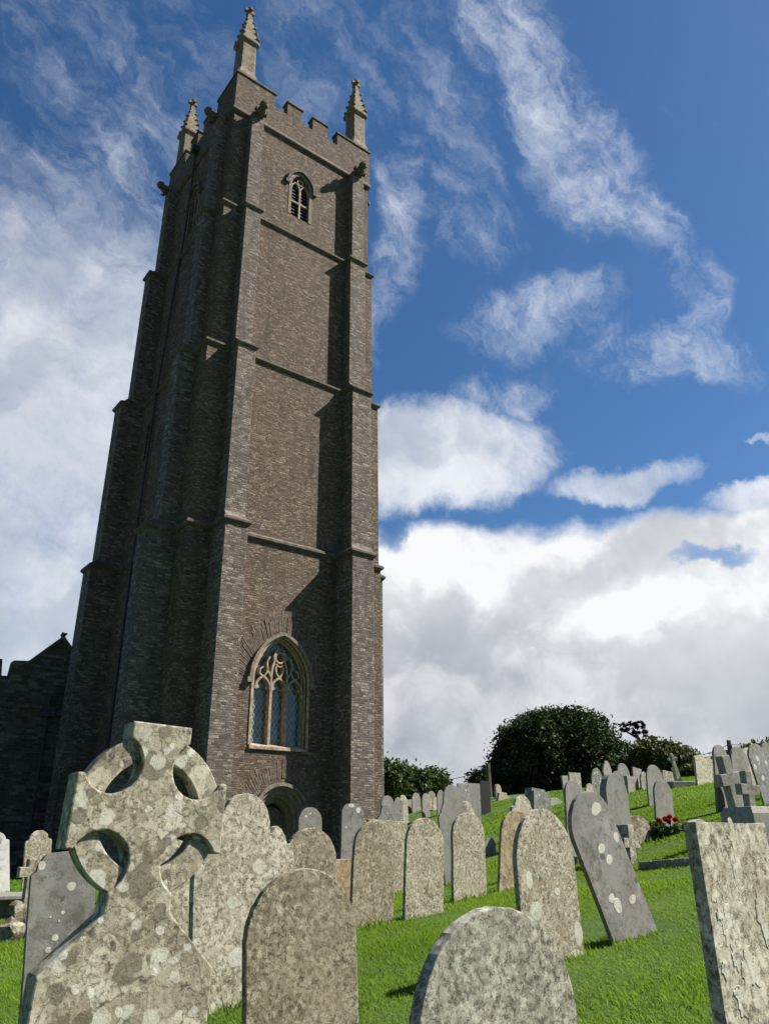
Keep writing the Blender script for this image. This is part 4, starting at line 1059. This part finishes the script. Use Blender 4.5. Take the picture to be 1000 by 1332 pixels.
# ---------------------------------------------------------------- trees and plants
def rand_dirs(rg, n):
    v = rg.normal(size=(n, 3)); return v/np.linalg.norm(v, axis=1)[:, None]
def leaf_cards(rg, C, size, asp=.55):
    n = len(C); a = rand_dirs(rg, n); b = np.cross(a, rand_dirs(rg, n)); b /= np.linalg.norm(b, axis=1)[:, None]
    s = size*rg.uniform(.6, 1.3, n)[:, None]
    return np.stack([C-a*s, C+b*s*asp, C+a*s, C-b*s*asp], 1)
def crown(name, lobes, n, size, mat, parent, seed, clump=3.0, stuff=False):
    """leaves on many small clumps scattered over the lobes' shells"""
    rg = np.random.default_rng(seed); lobes = np.array(lobes, float)
    wt_ = (lobes[:, 3]*lobes[:, 4]+lobes[:, 3]*lobes[:, 5]); wt_ /= wt_.sum()
    nc = max(8, int(n/55)); li = rg.choice(len(lobes), nc, p=wt_)
    d = rand_dirs(rg, nc); r = rg.uniform(.62, 1.04, nc)[:, None]
    cc = lobes[li, :3]+d*lobes[li, 3:6]*r
    cs = size*clump*rg.uniform(.6, 1.5, nc)
    k = rg.integers(0, nc, n)
    C = cc[k]+rg.normal(size=(n, 3))*cs[k][:, None]*.5*np.array([1, 1, .8])
    shade = rg.uniform(0, 1, nc)[k]*.6+rg.uniform(0, .4, n)
    return card_mesh(name, leaf_cards(rg, C, size), [(0, 1, 2, 3)], shade, mat, parent)
def trunk_mesh(rg, h, r, limbs, top):
    m = MB(); m.tube([(0, 0, -.4), (0.05, 0, h*.3), (-.05, .1, h*.65), (0, 0, h)], [r*1.3, r, r*.8, r*.55], 8)
    for q in top[:limbs]:
        x, y, z = q[:3]; m.tube([(0, 0, h*.45), (x*.4, y*.4, h*.45+(z-h*.45)*.55), (x*.9, y*.9, z)], [r*.5, r*.32, r*.08], 6)
    return m
def at_px(px, py, D):
    v = ray(px, py); h = hypot(v.x, v.y); return Vector((v.x*D/h, v.y*D/h, v.z*D/h+EYE))
def tree(name, label, cat, bpx, D, lob_px, n, size, mat, seed, depth=1.0, trunk_r=.3, group=None, clump=3.0):
    """lob_px : (x, y, rx, ry, offset in depth) in metres worked out from the photo"""
    b = at_px(bpx, 1040, D); b.z = gz1(b.x, b.y)
    T = empty(name, b, 0, label, cat, group); L = []
    for x, y, rx, ry, off in lob_px:
        c = at_px(x, y, D+off); s = c.xy.length/1000*1.07; c -= b
        L.append((c.x, c.y, c.z, rx*s, max(rx, ry)*s*depth, ry*s))
    rg = random.Random(seed); h = max(l[2] for l in L)*.7
    trunk_mesh(rg, h, trunk_r, 7, L).build('trunk', 'bark', T, smooth=True)
    crown('crown', L, n, size, mat, T, seed, clump)
    return T
tree('evergreen_tree', 'large round dark evergreen tree behind the ridge of headstones', 'tree', 722, 50,
     [(722, 975, 62, 42, 0), (690, 990, 44, 40, 1), (760, 985, 42, 42, 1), (720, 955, 45, 26, 0), (672, 968, 20, 22, 0), (765, 955, 26, 20, 1), (745, 945, 30, 16, 0), (698, 948, 26, 16, 0), (705, 1012, 60, 30, 0), (770, 1005, 34, 34, 0), (652, 990, 9, 9, 0), (660, 1008, 16, 22, 0), (790, 990, 16, 30, 2), (735, 935, 18, 8, 0)],
     80000, .12, 'leafdark', 11, .8, .5, clump=4)
tree('shrub', 'rounded green shrub mass right beside the tower', 'shrub', 512, 55, [(505, 1018, 24, 22, 0), (520, 1012, 20, 16, 1), (508, 1032, 26, 16, 0), (492, 1010, 16, 18, 1)], 15000, .15, 'leafmid', 12, .8, .2)
tree('shrub', 'rounded green shrub right of the one that touches the tower', 'shrub', 552, 56, [(545, 1018, 20, 16, 0), (560, 1016, 16, 15, 1), (552, 1032, 26, 14, 0), (572, 1026, 8, 12, 0)], 13000, .15, 'leafmid', 13, .8, .2)
tree('small_tree', 'little distant tree left of the wooden pole', 'tree', 621, 62, [(622, 1013, 11, 6, 0), (616, 1018, 7, 6, 0), (630, 1016, 7, 6, 0), (638, 1025, 8, 9, 0)], 4000, .14, 'leafdark', 14, .8, .12)
tree('evergreen_shrub', 'dark shrub between the big dark tree and the wind-bent pine', 'shrub', 815, 52, [(812, 993, 16, 20, 0), (825, 996, 18, 16, 0), (806, 1003, 20, 20, 0), (832, 1003, 18, 16, 0)], 12000, .15, 'leafdark', 15, .8, .2)
def hedge(name, label, segs, n, mat, seed, D):
    b = at_px(segs[0][0], 1040, D); b.z = gz1(b.x, b.y); T = empty(name, b, 0, label, 'hedge'); L = []
    for x, y, rx, ry in segs:
        c = at_px(x, y, D); s = D/1000*1.07; c -= b; L.append((c.x, c.y, c.z, rx*s, rx*s*.8, ry*s))
    m = MB()
    for q in L: m.tube([(q[0], q[1], q[2]-2.5), (q[0]+.1, q[1], q[2])], [.08, .04], 6)
    m.build('stems', 'bark', T)
    crown('foliage', L, n, .13, mat, T, seed)
hedge('hedge', 'long olive-green hedge sloping down to the right behind the ridge', [(845, 986, 20, 18), (860, 987, 22, 16), (875, 992, 20, 17), (890, 998, 16, 16), (900, 1008, 14, 14), (855, 1010, 25, 14), (882, 1012, 24, 12), (840, 978, 12, 8), (868, 985, 14, 10)], 30000, 'leafhedge', 21, 50)
hedge('hedge', 'dark green hedge behind the slates at the far right', [(945, 996, 14, 10), (968, 992, 14, 12), (985, 988, 14, 12), (1003, 985, 16, 12), (1020, 982, 20, 14), (900, 1010, 14, 8), (940, 1005, 26, 12), (980, 1003, 30, 12)], 26000, 'leafhedge', 22, 48)
def pine():
    D = 60; b = at_px(838, 1010, D); b.z = gz1(b.x, b.y)
    T = empty('pine_tree', b, 0, 'black wind-bent pine with flat layered crown against the clouds', 'tree'); s = D/1000*1.07
    q = lambda x, y: at_px(x, y, D)-b
    m = MB(); m.tube([q(843, 1030), q(838, 990), q(836, 972), q(828, 958), q(822, 946)], [.3, .22, .16, .12, .05], 7)
    m.tube([q(836, 975), q(843, 965), q(846, 958)], [.12, .08, .04], 6); m.tube([q(832, 962), q(815, 952), q(806, 950)], [.1, .06, .03], 6)
    m.build('trunk', 'bark', T, smooth=True)
    L = []
    for x, y, rx, ry in [(822, 941, 12, 1.6), (809, 944, 6, 1.2), (832, 945, 7, 1.8), (814, 949, 8, 1.2), (835, 952, 6, 1.8), (805, 951, 4, .9), (842, 958, 6, 1.5), (848, 961, 5, 1.2), (824, 953, 5, 1.0)]:
        c = q(x, y); L.append((c.x, c.y, c.z, rx*s, rx*s, ry*s))
    crown('crown', L, 3600, .07, 'needle', T, 31, 1.5)
pine()
def pole(label, bx, tx, ty, by, D, wires, r=.11):
    b = at_px(bx, by, D); top = at_px(tx, ty, D); g = gz1(b.x, b.y)
    T = empty('utility_pole', (b.x, b.y, g), 0, label, 'utility pole')
    m = MB(); m.tube([(0, 0, -.5), (top.x-b.x, top.y-b.y, top.z-g)], [r*1.25, r], 8); m.build('pole', 'wood', T)
    m = MB(); m.box(-.09, .09, -.09, .09, top.z-g-.5, top.z-g-.25); m.v = [(x+top.x-b.x, y+top.y-b.y, z) for x, y, z in m.v]; m.build('insulator', 'iron', T)
    for i, (wx, wy, wD, lab) in enumerate(wires):
        e = at_px(wx, wy, wD); pts = []
        for k in range(13):
            f = k/12; p = top.lerp(e, f)-Vector((0, 0, 4*.25*f*(1-f)+.2)); pts.append(p-top)
        m = MB(); m.tube(pts, .018, 5); w = m.build('power_line', 'iron'); w.location = top; tag(w, lab, 'power line')
pole('weathered wooden utility pole at the left of the big dark tree', 637, 634, 993, 1042, 42, [(560, 1010, 60, 'thin overhead wire sagging left from the pole by the big dark tree')])
pole('dark utility pole standing behind the slates at the right', 949, 947, 963, 1005, 46, [(880, 982, 75, 'thin overhead wire running left from the pole behind the slates'), (1030, 953, 60, 'thin overhead wire running right from the pole behind the slates')])

def flowers():
    v = ray(866, 1088); az = atan2(v.x, v.y); D = hit(866, 1090); P = Vector((sin(az)*D, cos(az)*D, 0)); P.z = gz1(P.x, P.y)
    T = empty('rose_bush', P, 0, 'small leafy rose bush with red blooms at the foot of the narrow slate', 'rose bush')
    crown('leaves', [(0, 0, .12, .22, .15, .12), (.2, .05, .10, .2, .15, .10), (.36, .1, .14, .12, .12, .10), (-.15, 0, .08, .16, .12, .07)], 1500, .035, 'leafmid', T, 41, 2.2)
    m = MB(); [m.tube([(x*.3, 0, -.05), (x, .02, .2)], .008, 5) for x in (-.1, 0, .1, .2)]; m.build('stem', 'bark', T)
    for i, (x, z) in enumerate([(-.12, .22), (-.02, .24), (.05, .27), (.03, .20), (.13, .23)]):
        rg = np.random.default_rng(50+i); C = np.array([x, -.12, z+.02])+rand_dirs(rg, 46)*.028*rg.uniform(.4, 1, (46, 1))
        card_mesh('bloom', leaf_cards(rg, C, .028, .8), [(0, 1, 2, 3)], rg.uniform(0, 1, 46), 'petal', T)
flowers()

# far hill beyond the hedges
def hills():
    m = MB(); N = 60; rows = []
    for (R, hh, sd_) in ((600, -6, 0), (640, 38, 1), (760, 44, 2), (1000, -10, 3)):
        rows.append([])
        for k in range(N+1):
            a = radians(-75+150*k/N); h = hh*(1+.06*sin(k*.9+sd_)+.05*sin(k*.37)) if hh > 0 else hh
            rows[-1].append((R*sin(a), R*cos(a), h))
    vs = [p for r in rows for p in r]; fs = []
    for j in range(3):
        for k in range(N): a = j*(N+1)+k; fs.append((a, a+1, a+N+2, a+N+1))
    m.add(vs, fs); o = m.build('hills', 'hill', smooth=True); tag(o, 'blue-green far hills', 'hills', kind='structure')
hills()

# ---------------------------------------------------------------- grass blades
def grass():
    rg = np.random.default_rng(77)
    parts = []
    def ringpts(r0, r1, dens, az0=-40, az1=38):
        A = radians(az1-az0)*(r1*r1-r0*r0)/2; n = int(A*dens)
        r = np.sqrt(rg.uniform(r0*r0, r1*r1, n)); a = np.radians(rg.uniform(az0, az1, n)); return r*np.sin(a), r*np.cos(a)
    for r0, r1, dens, hgt, wd in ((2.0, 4, 2600, .030, .0022), (4, 8, 5800, .031, .0028), (8, 12, 3400, .034, .0044), (12, 20, 1200, .044, .008), (20, 36, 360, .05, .014)):
        x, y = ringpts(r0, r1, dens); parts.append((x, y, np.full(len(x), hgt), np.full(len(x), wd)))
    # longer tufts at the feet of the stones
    for (px, py, w, al, lab, h, D) in PLACED:
        if D > 24: continue
        n = int(120+300*w) if D < 14 else 90
        u = rg.uniform(-.5, .5, n)*w*1.15; off = rg.choice([-1, 1], n)*np.abs(rg.normal(.05, .05, n))+.03
        x = px+sin(al)*u+cos(al)*-off*-1; y = py+cos(al)*u+sin(al)*off*-1*-1
        x = px+sin(al)*u-cos(al)*off; y = py+cos(al)*u+sin(al)*off
        parts.append((x, y, rg.uniform(.035, .085, n), np.full(n, .0025+.0005*D)))
    x, y, hg, wd = (np.concatenate([p[i] for p in parts]) for i in range(4))
    z = gz(x, y)+np.where(np.hypot(x, y) < 60, (np.sin(x*1.7)*np.cos((y)*1.3)*.0), 0)
    n = len(x); hg = hg*rg.uniform(.5, 1.35, n)*(1+.45*np.sin(x*2.3+np.sin(y*3.1))*np.cos(y*1.9))
    a = rg.uniform(0, 2*pi, n); ux, uy = np.cos(a), np.sin(a)
    b = rg.uniform(0, 2*pi, n); ln = rg.uniform(.1, .8, n)*hg; lx, ly = np.cos(b)*ln-.012, np.sin(b)*ln
    V = np.empty((n, 5, 3)); z0 = z-.015
    V[:, 0] = np.stack([x-ux*wd, y-uy*wd, z0], 1); V[:, 1] = np.stack([x+ux*wd, y+uy*wd, z0], 1)
    V[:, 2] = np.stack([x+ux*wd*.7+lx*.35, y+uy*wd*.7+ly*.35, z0+hg*.6], 1); V[:, 3] = np.stack([x-ux*wd*.7+lx*.35, y-uy*wd*.7+ly*.35, z0+hg*.6], 1)
    V[:, 4] = np.stack([x+lx, y+ly, z0+hg], 1)
    # the quad and the tip are one five-sided face
    pt = np.clip(.5+.5*np.sin(x*.9+1.3*np.sin(y*.7)), 0, 1)*.4+rg.uniform(0, .6, n)
    o = card_mesh('grass', V, [(0, 1, 2, 4, 3)], pt, 'grass')
    tag(o, 'bright green churchyard grass', 'grass', kind='stuff')
grass()
bpy.context.view_layer.update()
if __import__('os').environ.get('DBG'):
    for p in PLACED: open('/tmp/w/st.txt','a').write('ST %5.1f w%.2f h%.2f %s\n' % (p[6], p[2], p[5], p[4]))
